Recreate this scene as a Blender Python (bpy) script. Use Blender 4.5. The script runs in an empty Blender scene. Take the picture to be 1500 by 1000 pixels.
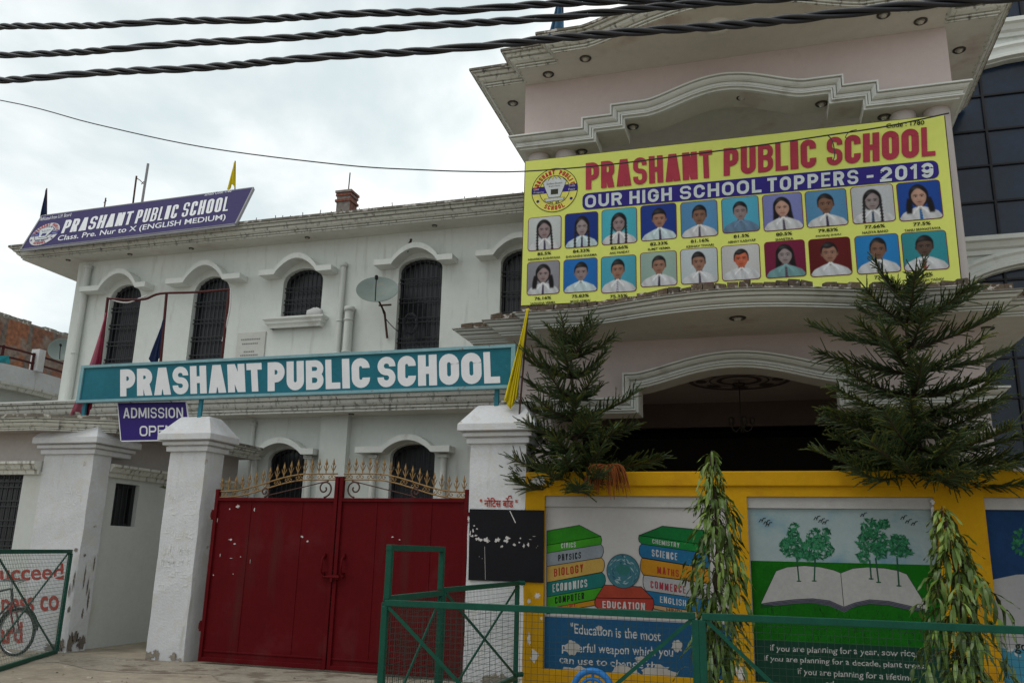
import bpy, math, random
from math import sin, cos, pi, radians, sqrt, atan2
from mathutils import Vector, Matrix

scene = bpy.context.scene
COL = scene.collection

# ------------------------------------------------------------------ camera
F_PX, YAW, PITCH, ROLL = 1228.18, -0.29568, 0.24731, -0.023843   # solved from the photograph's vanishing points
_fw = Vector((sin(YAW)*cos(PITCH), cos(YAW)*cos(PITCH), sin(PITCH)))
_r = Vector((cos(YAW), -sin(YAW), 0.0))
_d = _fw.cross(_r)
CR = _r*cos(ROLL) + _d*sin(ROLL)
CD = _d*cos(ROLL) - _r*sin(ROLL)
EYE = Vector((0, 0, 1.6))
cam_data = bpy.data.cameras.new("camera")
cam_data.sensor_width = 36.0
cam_data.lens = F_PX/1500*36
cam_data.clip_end = 2000
cam = bpy.data.objects.new("camera", cam_data)
cam.matrix_world = Matrix(((CR.x, -CD.x, -_fw.x, EYE.x), (CR.y, -CD.y, -_fw.y, EYE.y), (CR.z, -CD.z, -_fw.z, EYE.z), (0, 0, 0, 1)))
COL.objects.link(cam)
scene.camera = cam

def at(px, py, Y=None, Z=None, X=None):
    """survey helper: the point where a sight line meets a wall (Y), a floor (Z) or a side wall (X)"""
    v = CR*(px-750) + CD*(py-500) + _fw*F_PX
    t = (Y-EYE.y)/v.y if Y is not None else ((Z-EYE.z)/v.z if Z is not None else (X-EYE.x)/v.x)
    return EYE + v*t

# ------------------------------------------------------------------ light
SUN_EL, SUN_AZ = radians(58), radians(225)      # azimuth clockwise from +Y: behind the camera, to the left
world = bpy.data.worlds.new("World")
scene.world = world
world.use_nodes = True
nt = world.node_tree
nt.nodes.clear()
N = nt.nodes.new
out = N('ShaderNodeOutputWorld'); bg = N('ShaderNodeBackground'); bg.inputs['Strength'].default_value = 0.1
sky = N('ShaderNodeTexSky'); sky.sky_type = 'NISHITA'; sky.sun_disc = False
sky.sun_elevation = SUN_EL; sky.sun_rotation = SUN_AZ; sky.dust_density = 3.0
tc = N('ShaderNodeTexCoord')
mp = N('ShaderNodeMapping'); mp.inputs['Scale'].default_value = (1.0, 1.0, 1.7); mp.inputs['Location'].default_value = (3.4, 0.9, 1.1)
n1 = N('ShaderNodeTexNoise'); n1.inputs['Scale'].default_value = 2.6; n1.inputs['Detail'].default_value = 7; n1.inputs['Roughness'].default_value = 0.52
n1.inputs['Distortion'].default_value = 0.25
r1 = N('ShaderNodeValToRGB'); r1.color_ramp.interpolation = 'EASE'
r1.color_ramp.elements[0].position = 0.38; r1.color_ramp.elements[0].color = (7.2, 8.15, 8.3, 1)
r1.color_ramp.elements[1].position = 0.60; r1.color_ramp.elements[1].color = (11.2, 11.4, 11.2, 1)
n2 = N('ShaderNodeTexNoise'); n2.inputs['Scale'].default_value = 1.3; n2.inputs['Detail'].default_value = 5
r2 = N('ShaderNodeValToRGB')
r2.color_ramp.elements[0].position = 0.35; r2.color_ramp.elements[0].color = (0.80, 0.80, 0.80, 1)
r2.color_ramp.elements[1].position = 0.65; r2.color_ramp.elements[1].color = (1, 1, 1, 1)
mx = N('ShaderNodeMix'); mx.data_type = 'RGBA'
L = nt.links.new
L(tc.outputs['Generated'], mp.inputs['Vector']); L(mp.outputs['Vector'], n1.inputs['Vector']); L(tc.outputs['Generated'], n2.inputs['Vector'])
L(n1.outputs['Fac'], r1.inputs['Fac']); L(n2.outputs['Fac'], r2.inputs['Fac'])
L(r2.outputs['Color'], mx.inputs[0]); L(sky.outputs['Color'], mx.inputs[6]); L(r1.outputs['Color'], mx.inputs[7])
dp = N('ShaderNodeVectorMath'); dp.operation = 'DOT_PRODUCT'; dp.inputs[1].default_value = Vector((-0.35, 0.85, 0.40)).normalized()
L(tc.outputs['Generated'], dp.inputs[0])
mr = N('ShaderNodeMapRange'); mr.inputs[1].default_value = -1.0; mr.inputs[2].default_value = 1.0; mr.inputs[3].default_value = 0.79; mr.inputs[4].default_value = 1.10
L(dp.outputs['Value'], mr.inputs[0])                         # the thin cloud before the hidden sun is the brighter half of the sky
gm_ = N('ShaderNodeMix'); gm_.data_type = 'RGBA'; gm_.blend_type = 'MULTIPLY'; gm_.inputs[0].default_value = 1.0
L(mx.outputs[2], gm_.inputs[6]); L(mr.outputs[0], gm_.inputs[7])
L(gm_.outputs[2], bg.inputs['Color']); L(bg.outputs['Background'], out.inputs['Surface'])

sd = bpy.data.lights.new("sun", 'SUN'); sd.energy = 0.9; sd.angle = radians(25); sd.color = (1, 0.97, 0.92)
sun = bpy.data.objects.new("sun", sd); COL.objects.link(sun)
sv = Vector((sin(SUN_AZ)*cos(SUN_EL), cos(SUN_AZ)*cos(SUN_EL), sin(SUN_EL)))
sun.rotation_euler = sv.to_track_quat('Z', 'Y').to_euler(); sun.location = sv*40
scene.view_settings.view_transform = 'Standard'
scene.view_settings.look = 'None'
scene.view_settings.exposure = 0.0
scene.view_settings.gamma = 1.0

# ------------------------------------------------------------------ materials
def M(name, col, rough=0.85, var=0.12, vscale=2.0, bump=0.12, bscale=55, dirt=None, streak=None, metal=0.0, peel=None, island=0.0, spec=0.16):
    """procedural material. dirt/streak/peel = (colour, noise scale, threshold 0..1[, softness])"""
    m = bpy.data.materials.new(name); m.use_nodes = True
    t = m.node_tree; nd = t.nodes; ln = t.links.new
    b = nd['Principled BSDF']
    b.inputs['Roughness'].default_value = rough; b.inputs['Metallic'].default_value = metal
    b.inputs['Specular IOR Level'].default_value = spec
    tcn = nd.new('ShaderNodeTexCoord'); co = tcn.outputs['Object']
    base = nd.new('ShaderNodeRGB'); base.outputs[0].default_value = (*col, 1); cur = base.outputs[0]
    def noise(scale, detail=8, vec=None, rough_=0.6):
        n = nd.new('ShaderNodeTexNoise'); n.inputs['Scale'].default_value = scale; n.inputs['Detail'].default_value = detail
        n.inputs['Roughness'].default_value = rough_
        ln(vec if vec is not None else co, n.inputs['Vector']); return n.outputs['Fac']
    def mixc(fac, a, bcol, blend='MIX'):
        x = nd.new('ShaderNodeMix'); x.data_type = 'RGBA'; x.blend_type = blend
        if isinstance(fac, float): x.inputs[0].default_value = fac
        else: ln(fac, x.inputs[0])
        ln(a, x.inputs[6])
        if isinstance(bcol, tuple): x.inputs[7].default_value = (*bcol, 1)
        else: ln(bcol, x.inputs[7])
        return x.outputs[2]
    def ramp(f, lo, hi, a=(0, 0, 0), c=(1, 1, 1)):
        r = nd.new('ShaderNodeValToRGB'); r.color_ramp.elements[0].position = lo; r.color_ramp.elements[1].position = hi
        r.color_ramp.elements[0].color = (*a, 1); r.color_ramp.elements[1].color = (*c, 1); ln(f, r.inputs['Fac']); return r.outputs['Color']
    if var:
        k = 1-var; cur = mixc(1.0, cur, ramp(noise(vscale), 0.3, 0.7, (k, k, k), (1, 1, 1)), 'MULTIPLY')
        k2 = 1-var*0.6; cur = mixc(1.0, cur, ramp(noise(vscale*9), 0.35, 0.65, (k2, k2, k2), (1, 1, 1)), 'MULTIPLY')
    if island:
        g = nd.new('ShaderNodeNewGeometry'); lo, hi = 1-island, 1+island
        cur = mixc(1.0, cur, ramp(g.outputs['Random Per Island'], 0, 1, (lo, lo, lo*0.9), (hi*1.1, hi, hi*0.8)), 'MULTIPLY')
    if streak:
        c, s, th = streak[:3]
        mpn = nd.new('ShaderNodeMapping'); mpn.inputs['Scale'].default_value = (s, s, s*0.12); ln(co, mpn.inputs['Vector'])
        cur = mixc(ramp(noise(1.0, 8, mpn.outputs['Vector']), th, min(1, th+0.16)), cur, c)
    for q in (dirt, peel):
        if q:
            c, s, th = q[:3]; sf = q[3] if len(q) > 3 else 0.12
            cur = mixc(ramp(noise(s, 10), th, min(1.0, th+sf)), cur, c)
    ln(cur, b.inputs['Base Color'])
    if bump:
        bp = nd.new('ShaderNodeBump'); bp.inputs['Strength'].default_value = bump; bp.inputs['Distance'].default_value = 0.02
        ln(noise(bscale, 6), bp.inputs['Height']); ln(bp.outputs['Normal'], b.inputs['Normal'])
    return m

def brick_mat(name, c1, c2, mortar, sx=1.0, plaster=None):
    m = bpy.data.materials.new(name); m.use_nodes = True
    t = m.node_tree; nd = t.nodes; ln = t.links.new; b = nd['Principled BSDF']; b.inputs['Roughness'].default_value = 0.95
    tcn = nd.new('ShaderNodeTexCoord'); sp = nd.new('ShaderNodeSeparateXYZ'); cb = nd.new('ShaderNodeCombineXYZ'); ad = nd.new('ShaderNodeMath')
    ln(tcn.outputs['Object'], sp.inputs[0]); ln(sp.outputs['X'], ad.inputs[0]); ln(sp.outputs['Y'], ad.inputs[1])
    ln(ad.outputs[0], cb.inputs['X']); ln(sp.outputs['Z'], cb.inputs['Y'])
    br = nd.new('ShaderNodeTexBrick'); br.inputs['Scale'].default_value = 1.0
    br.inputs['Brick Width'].default_value = 0.24*sx; br.inputs['Row Height'].default_value = 0.085*sx; br.inputs['Mortar Size'].default_value = 0.008*sx
    br.inputs['Color1'].default_value = (*c1, 1); br.inputs['Color2'].default_value = (*c2, 1); br.inputs['Mortar'].default_value = (*mortar, 1)
    nz = nd.new('ShaderNodeTexNoise'); nz.inputs['Scale'].default_value = 1.2; nz.inputs['Detail'].default_value = 10
    ln(tcn.outputs['Object'], nz.inputs['Vector'])
    rp = nd.new('ShaderNodeValToRGB'); rp.color_ramp.elements[0].position = 0.5; rp.color_ramp.elements[1].position = 0.58
    ln(nz.outputs['Fac'], rp.inputs['Fac'])
    x = nd.new('ShaderNodeMix'); x.data_type = 'RGBA'; ln(rp.outputs['Color'], x.inputs[0]); ln(br.outputs['Color'], x.inputs[6])
    x.inputs[7].default_value = (*(plaster or mortar), 1)
    nv = nd.new('ShaderNodeTexNoise'); nv.inputs['Scale'].default_value = 7; ln(tcn.outputs['Object'], nv.inputs['Vector'])
    rv = nd.new('ShaderNodeValToRGB'); rv.color_ramp.elements[0].color = (.5, .5, .5, 1); rv.color_ramp.elements[0].position = .3; rv.color_ramp.elements[1].position = .7
    ln(nv.outputs['Fac'], rv.inputs['Fac'])
    y = nd.new('ShaderNodeMix'); y.data_type = 'RGBA'; y.blend_type = 'MULTIPLY'; y.inputs[0].default_value = 1
    ln(x.outputs[2], y.inputs[6]); ln(rv.outputs['Color'], y.inputs[7]); ln(y.outputs[2], b.inputs['Base Color'])
    bp = nd.new('ShaderNodeBump'); bp.inputs['Strength'].default_value = 0.6; bp.inputs['Distance'].default_value = 0.02
    ln(br.outputs['Fac'], bp.inputs['Height']); bp.invert = True; ln(bp.outputs['Normal'], b.inputs['Normal'])
    return m

GRIME = (0.16, 0.15, 0.13)
m_wall = M('white_plaster', (0.66, 0.69, 0.66), var=0.08, vscale=0.8, streak=((0.49, 0.50, 0.47), 6.0, 0.555), dirt=((0.47, 0.48, 0.45), 0.9, 0.58, 0.3), bump=0.1)
m_trim = M('white_trim', (0.68, 0.70, 0.67), var=0.08, vscale=3, dirt=((0.42, 0.41, 0.37), 2.5, 0.58, 0.2), bump=0.1)
m_corn = M('weathered_cornice', (0.63, 0.63, 0.58), var=0.12, vscale=2, streak=((0.12, 0.11, 0.10), 14.0, 0.535), dirt=((0.34, 0.32, 0.28), 3.0, 0.60, 0.15), bump=0.15)
m_edge = M('mossy_roof_edge', (0.22, 0.20, 0.17), var=0.4, vscale=6, dirt=((0.5, 0.48, 0.44), 9, 0.52, 0.1), bump=0.6, bscale=25)
m_soffit = M('soffit_plaster', (0.66, 0.64, 0.59), var=0.1, vscale=0.7, dirt=((0.42, 0.31, 0.28), 1.0, 0.58, 0.2), bump=0.06)
m_pink = M('pink_plaster', (0.58, 0.49, 0.475), var=0.08, vscale=1.0, dirt=((0.36, 0.30, 0.29), 1.3, 0.6, 0.25), bump=0.1)
m_pier = M('pale_pink_plaster', (0.52, 0.47, 0.46), var=0.08, bump=0.1)
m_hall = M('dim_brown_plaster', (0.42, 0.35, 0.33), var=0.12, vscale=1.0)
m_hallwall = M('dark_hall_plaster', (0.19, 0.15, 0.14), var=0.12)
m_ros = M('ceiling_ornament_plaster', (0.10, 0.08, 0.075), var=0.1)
m_pil = M('whitewashed_pillar', (0.63, 0.64, 0.66), var=0.12, vscale=2.2, streak=((0.45, 0.44, 0.42), 6.0, 0.57), dirt=((0.56, 0.55, 0.54), 5, 0.54, 0.06), bump=0.35, bscale=30, peel=((0.36, 0.33, 0.29), 4.5, 0.69, 0.03))
m_pil_old = M('crumbling_whitewash', (0.62, 0.62, 0.62), var=0.14, vscale=3, dirt=((0.42, 0.40, 0.37), 3, 0.54, 0.12), peel=((0.27, 0.22, 0.18), 2.6, 0.63, 0.03), bump=0.6, bscale=22)
m_gatehouse = M('grey_white_plaster', (0.56, 0.58, 0.56), var=0.09, dirt=((0.42, 0.41, 0.34), 1.0, 0.56, 0.25), bump=0.1)
m_gh_up = M('dull_pinkish_plaster', (0.44, 0.40, 0.38), var=0.12, bump=0.1)
m_black = M('dark_interior', (0.013, 0.014, 0.020), rough=0.3, var=0.5, vscale=1.5, bump=0, spec=0.5)
m_iron = M('black_iron', (0.02, 0.022, 0.026), rough=0.5, var=0.2, bump=0, spec=0.4)
m_cable = M('cable_rubber', (0.012, 0.014, 0.022), rough=0.45, var=0.25, vscale=12, bump=0, spec=0.5)
m_maroon = M('maroon_gate_paint', (0.105, 0.004, 0.0065), rough=0.6, var=0.22, vscale=1.4, dirt=((0.10, 0.018, 0.020), 1.6, 0.55, 0.3), streak=((0.075, 0.012, 0.012), 3.0, 0.55), bump=0.25, bscale=2.2, spec=0.07)
m_gold = M('rusty_gold_paint', (0.36, 0.22, 0.09), rough=0.5, var=0.35, vscale=14, dirt=((0.12, 0.06, 0.03), 18, 0.55, 0.1), bump=0, metal=0.25)
m_scroll = M('rusty_brown_iron', (0.10, 0.05, 0.04), rough=0.6, var=0.3, bump=0)
m_scuff = M('torn_paper_scraps', (0.60, 0.57, 0.56), var=0.2, vscale=20, bump=0)
m_teal = M('teal_sign_paint', (0.012, 0.15, 0.205), rough=0.45, var=0.2, vscale=1.6, dirt=((0.06, 0.22, 0.28), 4.0, 0.66, 0.1), bump=0.03)
m_tealframe = M('pale_teal_frame', (0.22, 0.40, 0.45), rough=0.5, var=0.2, vscale=8, dirt=((0.2, 0.12, 0.08), 9, 0.64, 0.05), bump=0)
m_tealpost = M('teal_post', (0.03, 0.20, 0.27), rough=0.5, var=0.2, bump=0)
m_letter = M('white_sign_letters', (0.72, 0.73, 0.76), rough=0.5, var=0.08, vscale=5, bump=0)
m_purple = M('purple_sign_print', (0.026, 0.018, 0.105), rough=0.6, var=0.1, vscale=1, bump=0)
m_navy = M('navy_sign_print', (0.028, 0.012, 0.16), rough=0.4, var=0.1, bump=0)
m_flexback = M('grey_sheet_metal', (0.3, 0.3, 0.32), rough=0.5, var=0.2, bump=0)
m_yellow = M('yellow_banner_print', (0.64, 0.69, 0.155), rough=0.5, var=0.05, vscale=1.2, bump=0.04, bscale=4)
m_ywall = M('mustard_wall_paint', (0.52, 0.275, 0.004), rough=0.8, var=0.14, vscale=1.6, dirt=((0.36, 0.165, 0.006), 1.5, 0.54, 0.2), peel=((0.55, 0.53, 0.5), 3.6, 0.715, 0.015), bump=0.15)
m_mwhite = M('mural_white', (0.42, 0.405, 0.40), var=0.08, dirt=((0.33, 0.32, 0.31), 2, 0.6, 0.3), bump=0.08)
m_board = M('blackboard_paint', (0.006, 0.006, 0.009), rough=0.55, var=0.3, vscale=4, bump=0.05)
m_fgreen = M('green_fence_paint', (0.008, 0.085, 0.055), rough=0.45, var=0.25, vscale=10, dirt=((0.09, 0.05, 0.03), 14, 0.68, 0.05), bump=0.05)
m_wire = M('wire_mesh_steel', (0.045, 0.085, 0.07), rough=0.5, var=0.3, bump=0, metal=0.4)
m_wire_l = M('pale_wire_mesh', (0.20, 0.26, 0.24), rough=0.5, var=0.3, bump=0, metal=0.3)
m_dish = M('dish_grey_paint', (0.21, 0.255, 0.24), rough=0.5, var=0.15, vscale=4, dirt=((0.25, 0.24, 0.2), 5, 0.6, 0.1), bump=0)
m_pipe = M('pvc_pipe', (0.58, 0.60, 0.57), rough=0.5, var=0.08, bump=0)
m_brick = brick_mat('old_brick', (0.27, 0.105, 0.05), (0.18, 0.075, 0.045), (0.14, 0.11, 0.09), plaster=(0.2, 0.15, 0.12))
m_brick2 = brick_mat('stub_brick', (0.24, 0.07, 0.04), (0.15, 0.05, 0.035), (0.25, 0.22, 0.2), plaster=(0.13, 0.06, 0.05))
m_slabbrick = M('broken_brick', (0.15, 0.122, 0.108), rough=0.95, var=0.45, vscale=8, dirt=((0.42, 0.39, 0.36), 11, 0.58, 0.06), bump=0.9, bscale=30, island=0.2)
m_glass = M('tinted_glass', (0.010, 0.026, 0.062), rough=0.22, var=0.45, vscale=1.2, bump=0.06, bscale=2.5, spec=0.4)
m_mull = M('dark_mullion', (0.03, 0.03, 0.035), rough=0.5, var=0.2, bump=0)
m_redpipe = M('redbrown_pipe', (0.09, 0.022, 0.02), rough=0.6, var=0.3, bump=0)
m_fy = M('yellow_cloth', (0.72, 0.58, 0.02), rough=0.85, var=0.12, bump=0)
m_fp = M('pink_cloth', (0.52, 0.16, 0.23), rough=0.85, var=0.2, vscale=3, bump=0)
m_fr = M('crimson_cloth', (0.20, 0.012, 0.04), rough=0.85, var=0.2, bump=0)
m_fb = M('navy_cloth', (0.018, 0.03, 0.085), rough=0.85, var=0.2, bump=0)
m_fb2 = M('blue_cloth', (0.07, 0.16, 0.27), rough=0.85, var=0.2, bump=0)
m_lamp = M('lamp_glass', (0.45, 0.43, 0.38), rough=0.2, var=0.05, bump=0)
m_lring = M('lamp_ring', (0.08, 0.07, 0.06), rough=0.4, var=0.1, bump=0, metal=0.5)
m_bark = M('bark', (0.085, 0.06, 0.045), rough=0.95, var=0.35, vscale=9, bump=0.6, bscale=30)
m_needle = M('pine_needles', (0.042, 0.076, 0.027), rough=0.5, var=0.3, vscale=2.5, bump=0, island=0.3, spec=0.35)
m_tip = M('fresh_pine_tips', (0.115, 0.14, 0.028), rough=0.55, var=0.25, vscale=5, bump=0, island=0.3)
m_dead = M('dead_frond', (0.27, 0.085, 0.03), rough=0.8, var=0.3, vscale=8, bump=0, island=0.3)
m_leaf = M('ashoka_leaf', (0.085, 0.155, 0.026), rough=0.42, var=0.3, vscale=2.5, bump=0, island=0.4, spec=0.4)
m_leaf2 = M('ashoka_young_leaf', (0.135, 0.215, 0.038), rough=0.45, var=0.2, vscale=3, bump=0, island=0.3, spec=0.4)
m_ground = M('dusty_concrete', (0.42, 0.365, 0.285), rough=0.95, var=0.35, vscale=0.9, dirt=((0.23, 0.19, 0.145), 1.7, 0.52, 0.14), peel=((0.50, 0.46, 0.40), 5.0, 0.66, 0.05), bump=0.5, bscale=18)
m_tyre = M('tyre_rubber', (0.02, 0.02, 0.02), rough=0.8, var=0.2, bump=0)
m_steel = M('bicycle_steel', (0.35, 0.35, 0.36), rough=0.35, var=0.1, bump=0, metal=0.9)
m_bikered = M('bicycle_red_paint', (0.22, 0.02, 0.03), rough=0.35, var=0.15, bump=0)
m_stone = M('marble_plaque', (0.55, 0.55, 0.52), rough=0.5, var=0.1, vscale=6, bump=0)
m_grey = M('grey_letters', (0.2, 0.2, 0.2), var=0, bump=0)
m_fan = M('blue_plastic', (0.03, 0.18, 0.5), rough=0.35, var=0.1, bump=0)
m_cloth = M('teal_cloth', (0.02, 0.22, 0.26), var=0.2, bump=0)
m_sack = M('white_sack', (0.6, 0.6, 0.6), var=0.15, bump=0)
m_bird = M('dark_feathers', (0.05, 0.03, 0.025), var=0.2, bump=0)
_pm = {}
def paint(c, rough=0.6, var=0.1):
    """flat print or mural paint, one material per colour"""
    k = tuple(round(v, 3) for v in c)
    if k not in _pm: _pm[k] = M('paint_%d' % len(_pm), k, rough=rough, var=0.2, vscale=5, bump=0, spec=0.1)
    return _pm[k]
def srgb(r, g, b, k=1.0):
    f = lambda v: ((v/255+0.055)/1.055)**2.4 if v > 10 else v/255/12.92
    return tuple(min(0.85, f(v)*k) for v in (r, g, b))

# ------------------------------------------------------------------ mesh building
OFF = {}
class MB:
    def __init__(s): s.v = []; s.f = []; s.m = []; s.s = []
    def add(s, vs, fs, mat=0, smooth=False):
        o = len(s.v); s.v += [tuple(v) for v in vs]
        for f in fs: s.f.append([i+o for i in f]); s.m.append(mat); s.s.append(smooth)
        return s
    def quad(s, a, b, c, d, mat=0): return s.add([a, b, c, d], [(0, 1, 2, 3)], mat)
    def box(s, x0, y0, z0, x1, y1, z1, mat=0):
        vs = [(x, y, z) for z in (z0, z1) for y in (y0, y1) for x in (x0, x1)]
        return s.add(vs, [(0, 2, 3, 1), (4, 5, 7, 6), (0, 1, 5, 4), (2, 6, 7, 3), (0, 4, 6, 2), (1, 3, 7, 5)], mat)
    def prism(s, poly, fn, h0, h1, mat=0, smooth=False, smat=None):
        """polygon (a,b) extruded between h0 and h1; fn(a,b,h) -> point"""
        n = len(poly); vs = [fn(a, b, h0) for a, b in poly] + [fn(a, b, h1) for a, b in poly]
        s.add(vs, [tuple(range(n))[::-1], tuple(range(n, 2*n))], mat)
        return s.add(vs, [(i, (i+1) % n, n+(i+1) % n, n+i) for i in range(n)], mat if smat is None else smat, smooth)
    def bar(s, p, q, w, d=None, mat=0, up=(0, 0, 1)):
        """rectangular bar from p to q"""
        p, q = Vector(p), Vector(q); d = d or w; t = (q-p).normalized(); u = Vector(up)
        if abs(t.dot(u)) > 0.98: u = Vector((0, 1, 0))
        a = t.cross(u).normalized(); b = a.cross(t).normalized()
        vs = [c+a*sx*w/2+b*sy*d/2 for c in (p, q) for sx, sy in ((-1, -1), (1, -1), (1, 1), (-1, 1))]
        return s.add(vs, [(0, 1, 2, 3)[::-1], (4, 5, 6, 7), (0, 1, 5, 4), (1, 2, 6, 5), (2, 3, 7, 6), (3, 0, 4, 7)], mat)
    def tube(s, pts, r, n=8, mat=0, cap=True):
        pts = [Vector(p) for p in pts]; k = len(pts); rr = r if isinstance(r, (list, tuple)) else [r]*k
        vs = []; a = None
        for i, p in enumerate(pts):
            t = (pts[min(i+1, k-1)]-pts[max(i-1, 0)])
            if t.length < 1e-9: t = Vector((0, 0, 1))
            t.normalize()
            if a is None: a = t.orthogonal().normalized()
            a = (a-t*a.dot(t))
            a = a.normalized() if a.length > 1e-6 else t.orthogonal().normalized()
            b = t.cross(a)
            vs += [p+(a*cos(2*pi*j/n)+b*sin(2*pi*j/n))*rr[i] for j in range(n)]
        s.add(vs, [(i*n+j, i*n+(j+1) % n, (i+1)*n+(j+1) % n, (i+1)*n+j) for i in range(k-1) for j in range(n)], mat, True)
        if cap: s.add(vs[:n], [tuple(range(n))[::-1]], mat); s.add(vs[-n:], [tuple(range(n))], mat)
        return s
    def lathe(s, prof, c, n=24, mat=0, ax=(0, 0, 1)):
        c = Vector(c); ax = Vector(ax).normalized(); a = ax.orthogonal().normalized(); b = ax.cross(a); k = len(prof)
        vs = [c+ax*h+(a*cos(2*pi*j/n)+b*sin(2*pi*j/n))*r for r, h in prof for j in range(n)]
        return s.add(vs, [(i*n+j, i*n+(j+1) % n, (i+1)*n+(j+1) % n, (i+1)*n+j) for i in range(k-1) for j in range(n)], mat, True)
    def sweep(s, path, prof, fn, mat=0, closed=False, caps=True):
        """profile (out, h) swept along a 2-D path with mitred corners; out is to the right of travel"""
        P = [Vector(p) for p in path]; n = len(P); rows = []
        for i in range(n):
            def nr(a, b):
                d = (b-a).normalized(); return Vector((d.y, -d.x))
            if closed: n1, n2 = nr(P[i-1], P[i]), nr(P[i], P[(i+1) % n])
            else:
                n1 = nr(P[i-1], P[i]) if i else nr(P[0], P[1]); n2 = nr(P[i], P[i+1]) if i < n-1 else n1
            mm = (n1+n2)/max(0.25, 1+n1.dot(n2))
            rows.append([fn(*(P[i]+mm*o), h) for o, h in prof])
        k = len(prof); vs = [v for r in rows for v in r]
        fs = [(i*k+j, i*k+j+1, ((i+1) % n)*k+j+1, ((i+1) % n)*k+j) for i in range(n if closed else n-1) for j in range(k-1)]
        s.add(vs, fs, mat)
        if caps and not closed: s.add(rows[0], [tuple(range(k))], mat); s.add(rows[-1], [tuple(range(k))[::-1]], mat)
        return s
    def build(s, name, mats, parent=None, bevel=0.0):
        me = bpy.data.meshes.new(name); o_ = OFF.get(parent, Vector((0, 0, 0))) if parent else Vector((0, 0, 0))
        me.from_pydata([(x-o_.x, y-o_.y, z-o_.z) for x, y, z in s.v], [], s.f)
        for mt in (mats if isinstance(mats, (list, tuple)) else [mats]): me.materials.append(mt)
        me.polygons.foreach_set('material_index', s.m); me.polygons.foreach_set('use_smooth', s.s); me.update()
        ob = bpy.data.objects.new(name, me); COL.objects.link(ob)
        if parent: ob.parent = parent; OFF[ob] = o_
        if bevel:
            md = ob.modifiers.new('bevel', 'BEVEL'); md.width = bevel; md.segments = 2; md.limit_method = 'ANGLE'; md.angle_limit = radians(40)
        return ob

def tag(o, label, cat, group=None):
    o['label'] = label; o['category'] = cat
    if group: o['group'] = group
    return o
def thing(name, label, cat, loc=(0, 0, 0), group=None):
    o = bpy.data.objects.new(name, None); COL.objects.link(o); o.location = loc; o.empty_display_size = 0.2
    OFF[o] = Vector(loc); return tag(o, label, cat, group)
def struct(o): o['kind'] = 'structure'; return o
def dup(root, loc, label, group=None):
    def cp(o, par):
        c = o.copy(); COL.objects.link(c)
        if par: c.parent = par
        for ch in list(o.children): cp(ch, c)
        return c
    r = cp(root, None); r.location = loc; r['label'] = label
    if group: r['group'] = group
    return r
XZ = lambda Y: (lambda a, b, h: (a, Y-h, b))           # polygon on a wall facing the street; h = how far it stands proud
XY = lambda a, b, h: (a, b, h)

# ------------------------------------------------------------------ lettering
_tx = {}
def glyphs(s, bold=0.0, space=1.0):
    k = (s, bold, space)
    if k not in _tx:
        cu = bpy.data.curves.new('lettering', 'FONT'); cu.body = s; cu.offset = bold; cu.resolution_u = 3; cu.space_character = space
        ob = bpy.data.objects.new('lettering', cu); COL.objects.link(ob); bpy.context.view_layer.update()
        dg = bpy.context.evaluated_depsgraph_get(); me = bpy.data.meshes.new_from_object(ob.evaluated_get(dg))
        vs = [(v.co.x, v.co.y) for v in me.vertices]; fs = [tuple(p.vertices) for p in me.polygons]
        bpy.data.objects.remove(ob); bpy.data.curves.remove(cu); bpy.data.meshes.remove(me)
        x0 = min(v[0] for v in vs); x1 = max(v[0] for v in vs); y0 = min(v[1] for v in vs); y1 = max(v[1] for v in vs)
        _tx[k] = ([((x-x0)/(x1-x0), (y-y0)/(y1-y0)) for x, y in vs], fs, (x1-x0)/(y1-y0))
    return _tx[k]
HAND = [0.0]      # wobble of hand-painted lettering
def write(mb, s, o, ux, uy, bold=0.0, mat=0, space=1.0):
    """text filling the parallelogram at o spanned by ux (line width) and uy (letter height)"""
    vs, fs, _ = glyphs(s, bold, space); o, ux, uy = Vector(o), Vector(ux), Vector(uy)
    n, k = len(s), HAND[0]
    return mb.add([o+ux*(a+k*.22/n*sin(b*4+a*n*1.9))+uy*(b*(1+k*.10*sin(a*n*1.35))+k*(.07*sin(a*n*.83+1)+.035*sin(a*n*5.1+b*5))) for a, b in vs], fs, mat)
def write_px(mb, s, tl, tr, bl, Y, bold=0.0, mat=0, space=1.0):
    """text on the wall plane Y whose corners are surveyed from the photograph"""
    a, b, c = at(*tl, Y=Y), at(*tr, Y=Y), at(*bl, Y=Y); return write(mb, s, c, b-a, a-c, bold, mat, space)
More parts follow.
